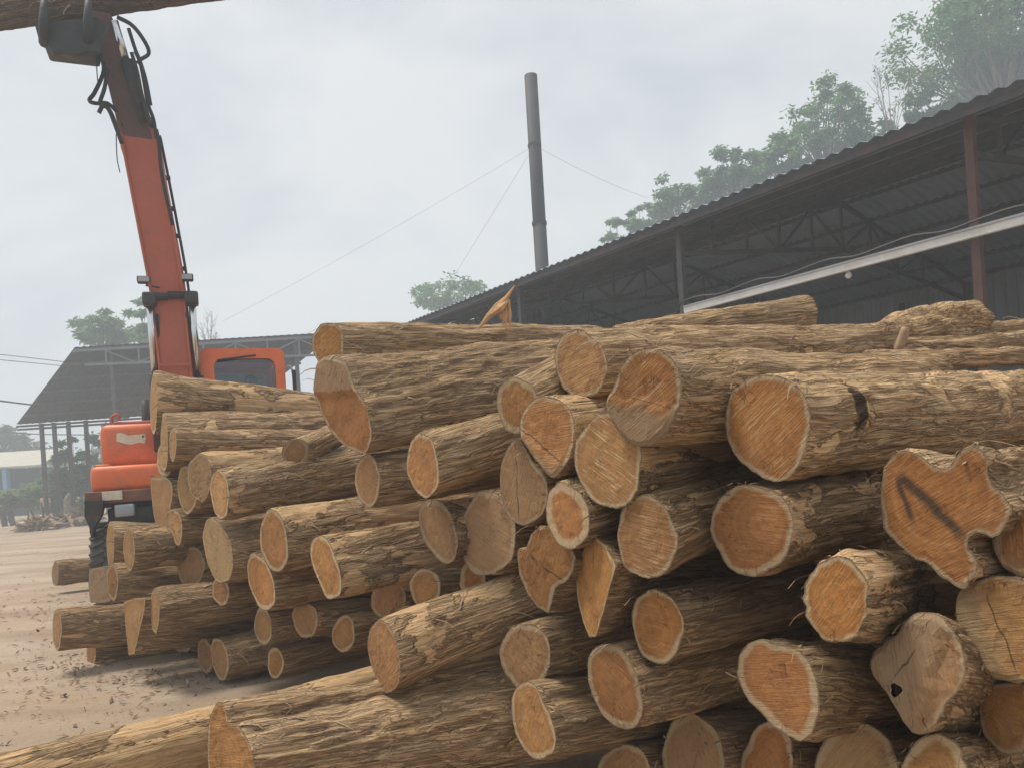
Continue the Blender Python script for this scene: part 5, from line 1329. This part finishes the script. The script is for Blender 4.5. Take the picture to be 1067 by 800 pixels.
log('roundest and middle of three log faces side by side in the rear stack', (208, 497, 12.8, 25, -3), (350, 484), dY=.12, alpha=58, L=1.6, hue=.9, grey=.35, sap=.01, tone=.45, **kw)
log('thick shaggy dark log of the rear stack, rightmost of three faces side by side', (229, 514, 9.8, 26, -5), (372, 487), dY=-.05, alpha=60, L=2.0, taper=1.08, hue=.75, sap=.014, tone=.34, rough=1.8, fib=2.5, **kw)
log('brown splintered log end at the left side of the rear stack under the top logs', [(157, 500), (163, 497), (176, 499), (180, 512), (176, 535), (171, 560), (166, 558), (160, 535)], (280, 522), dY=.3, alpha=58, L=1.5, hue=.4, grey=.3, tone=.3, **kw)
log('pale pointed log end at the left side of the rear stack', [(172, 535), (178, 530), (186, 533), (190, 548), (188, 566), (183, 567), (179, 555), (173, 549)], (290, 540), dY=.15, alpha=58, L=1.6, hue=.9, sap=.01, tone=.32, **kw)
log('short pale ended log on the left of the rear stack above the ringed one', (134.5, 572, 6, 22, -3), (215, 563), dY=-.4, alpha=56, L=1.1, hue=.85, sap=.012, tone=.42, **kw)
log('log with split planks on its bark beside the excavator tyre', (115, 567, 4, 24), (190, 565), dY=.1, alpha=56, L=1.0, hue=.8, tone=.5, **kw)
log('squared grey end of a timber block standing below the excavator tyre', [(93, 592), (103, 590), (114, 590), (116, 608), (115, 626), (104, 628), (94, 627), (92, 608)], (180, 606), dY=.3, alpha=54, L=.8, sharp=True, hue=.9, grey=.85, tone=.25, **kw)
log('lone log lying on the dirt behind the timber block', (57.5, 597, 3.5, 13), (150, 585), Y=10.9, alpha=60, L=1.6, hue=.8, grey=.3, tone=.5, **kw)
log('ringed orange log end on the left of the rear stack', (117, 606, 6, 20, -2), (200, 601), Y=6.1, alpha=57, L=1.3, hue=.15, sap=.022, tone=.5, **kw)
log('lowest reaching log at the far left of the rear stack with a clean pale end', (59.5, 655, 5, 21), (190, 640), Y=6.15, alpha=60, L=1.5, taper=1.0, hue=.8, tone=.42, **kw)
log('dark log on the dirt under the leftmost log of the rear stack', (95, 680, 5, 15.5), (220, 668), Y=6.45, alpha=60, L=1.5, hue=.8, tone=.25, **kw)
log('pale wedge shaped split piece hanging at the left of the rear stack', [(129, 626), (138, 623), (152, 623), (150, 638), (145, 660), (140, 681), (134, 682), (131, 655)], (240, 640), Y=5.7, alpha=56, L=1.0, sharp=True, hue=.9, sap=.004, tone=.3, **kw)
log('log with torn yellow fibres on its bark low in the rear stack', (161.5, 636, 4.5, 24), (290, 620), Y=5.45, alpha=60, L=1.5, hue=.85, tone=.4, fib=1.5, **kw)
log('small pointed pale tip under the fibre torn log of the rear stack', [(164, 656), (172, 657), (171, 664), (168, 671), (165, 664)], (240, 655), Y=5.8, alpha=58, L=.9, hue=.8, tone=.3, **kw)
log('large tilted grey brown oval end in the middle of the rear stack', (227, 573, 14, 35, -14), (330, 560), dY=.05, alpha=58, L=1.6, hue=.8, grey=.55, sap=.008, tone=.3, **kw)
log('small rounded end just under the large tilted grey oval', (230, 615, 9, 16), (320, 606), dY=.25, alpha=58, L=1.4, hue=.6, tone=.3, **kw)
log('tall orange oval end with a thick cream ring in the rear stack', (285.5, 563, 14, 34, -5), (405, 543), alpha=58, L=1.7, hue=.2, sap=.026, tone=.42, **kw)
log('slim tilted oval end with a cream ring below the tall ringed one', (272, 606, 12.5, 32, -14), (380, 592), dY=.12, alpha=58, L=1.6, hue=.3, sap=.022, tone=.3, **kw)
log('log with a tapering tan oval end at the right of the rear stack', [(323, 575), (325, 563), (333, 557), (342, 562), (349, 578), (355, 598), (355, 617), (348, 623), (340, 622), (332, 605), (326, 590)], (455, 568), dY=-.1, alpha=60, L=1.7, hue=.35, sap=.014, tone=.4, **kw)
log('shaded slim oval end under the slim tilted ringed one', (274, 652, 9, 20, -6), (360, 640), dY=.3, alpha=58, L=1.4, hue=.4, grey=.2, tone=.25, **kw)
log('narrow pale end standing just left of the tan crossing log', (358, 660, 12, 20), (440, 648), Y=4.7, alpha=56, L=1.2, hue=.6, tone=.25, **kw)
log('pale ended log at the foot of the rear stack touching the long fallen trunk', (287, 690, 8.5, 17, -4), (400, 664), Y=5.15, alpha=60, L=1.2, hue=.5, tone=.35, **kw)
log('right one of two ends leaning together at the foot of the rear stack', (229, 686, 9, 22, -10), (330, 665), Y=5.5, alpha=60, L=1.2, hue=.85, grey=.15, tone=.3, **kw)
log('left one of two ends leaning together at the foot of the rear stack', (214, 683, 8, 19, -6), (300, 672), Y=5.7, alpha=60, L=1.2, hue=.4, grey=.3, tone=.3, **kw)
log('dark log end between the pointed pale one and the large tilted grey oval', (199, 590, 14, 22), (300, 580), dY=.55, alpha=56, L=1.4, hue=.5, grey=.5, tone=.22, **kw)
log('dark end behind the tapering tan log of the rear stack', (318, 645, 13, 20, -8), (410, 636), dY=.5, alpha=56, L=1.3, hue=.4, grey=.4, tone=.22, **kw)
# deep gaps
for (u, v, w_, h_, dy, far_, lab) in ((345, 555, 16, 30, .9, 430, 'dark log end behind the tapering tan log of the rear stack'), (150, 610, 12, 22, .9, 240, 'dark log end behind the ringed orange end low in the rear stack'),
        (190, 660, 12, 20, .9, 280, 'dark log end low behind the fibre torn log of the rear stack'), (885, 565, 40, 40, .75, 1000, 'dark log end in the gap between the even ringed and lobed logs'),
        (905, 645, 38, 40, .8, 1030, 'dark log end in the gap above the holed grey log'), (1062, 452, 24, 24, 1.9, 1200, 'dark log end in the gap under the oil smeared log at the right edge')):
    log(lab, (u, v, w_, h_), (far_, v - 8), dY=dy, alpha=52, L=1.2, hue=.5, grey=.5, tone=.2, res=.6, fib=0, group='log ends deep in the gaps of the piles')

# torn splinter standing on the top left log
top_left = [o for o in C.objects if o.type == 'EMPTY' and o.get('label', '').startswith('log along the very top left')][0]
def splinter():
    Y = 5.15
    m = MB()
    m.tube([W(499, 342, Y), W(509, 330, Y), W(519, 320, Y), W(528, 310, Y), W(536, 298, Y)], [.006, .022, .032, .016, .004], 7)
    m.tube([W(512, 328, Y - .02), W(521, 322, Y - .03), W(530, 313, Y)], [.012, .03, .008], 6)
    for a, b in (((526, 314), (527, 343)), ((530, 312), (531, 344)), ((520, 322), (522, 333)), ((524, 320), (524, 338))):
        m.tube([W(*a, Y), W((a[0] + b[0]) / 2 + 1, (a[1] + b[1]) / 2, Y), W(*b, Y)], [.009, .012, .006], 5)
    m.build('torn_splinter', SPLINT, top_left)
splinter()
# the log in the grapple, high over the yard
def held():
    kw2 = dict(group=None)
    log('dark log held aloft by the excavator grapple, crossing the upper left corner', (-110, 28, 6, 21), (268, -24), Y=8.35, alpha=88, L=4.2, taper=.95, tone=-.5, hue=.5, fib=5.0, bend=.01, **kw2)
held()

# ------------------------------------------------------------------ the air: thin haze round everything
hm = bpy.data.materials.new('thin_haze'); hm.use_nodes = True; t = hm.node_tree
for n_ in list(t.nodes):
    if n_.type == 'BSDF_PRINCIPLED': t.nodes.remove(n_)
pv = N(t, 'ShaderNodeVolumePrincipled'); pv.inputs['Color'].default_value = (0.82, 0.91, 1.0, 1); pv.inputs['Density'].default_value = 0.0062; pv.inputs['Anisotropy'].default_value = 0.3
t.links.new(pv.outputs[0], t.nodes['Material Output'].inputs['Volume'])
hz = MB().box((0, 60, 10.0), (400, 270, 24.0)).build('haze', hm); hz['kind'] = 'stuff'; hz['label'] = 'thin pale haze over the yard'
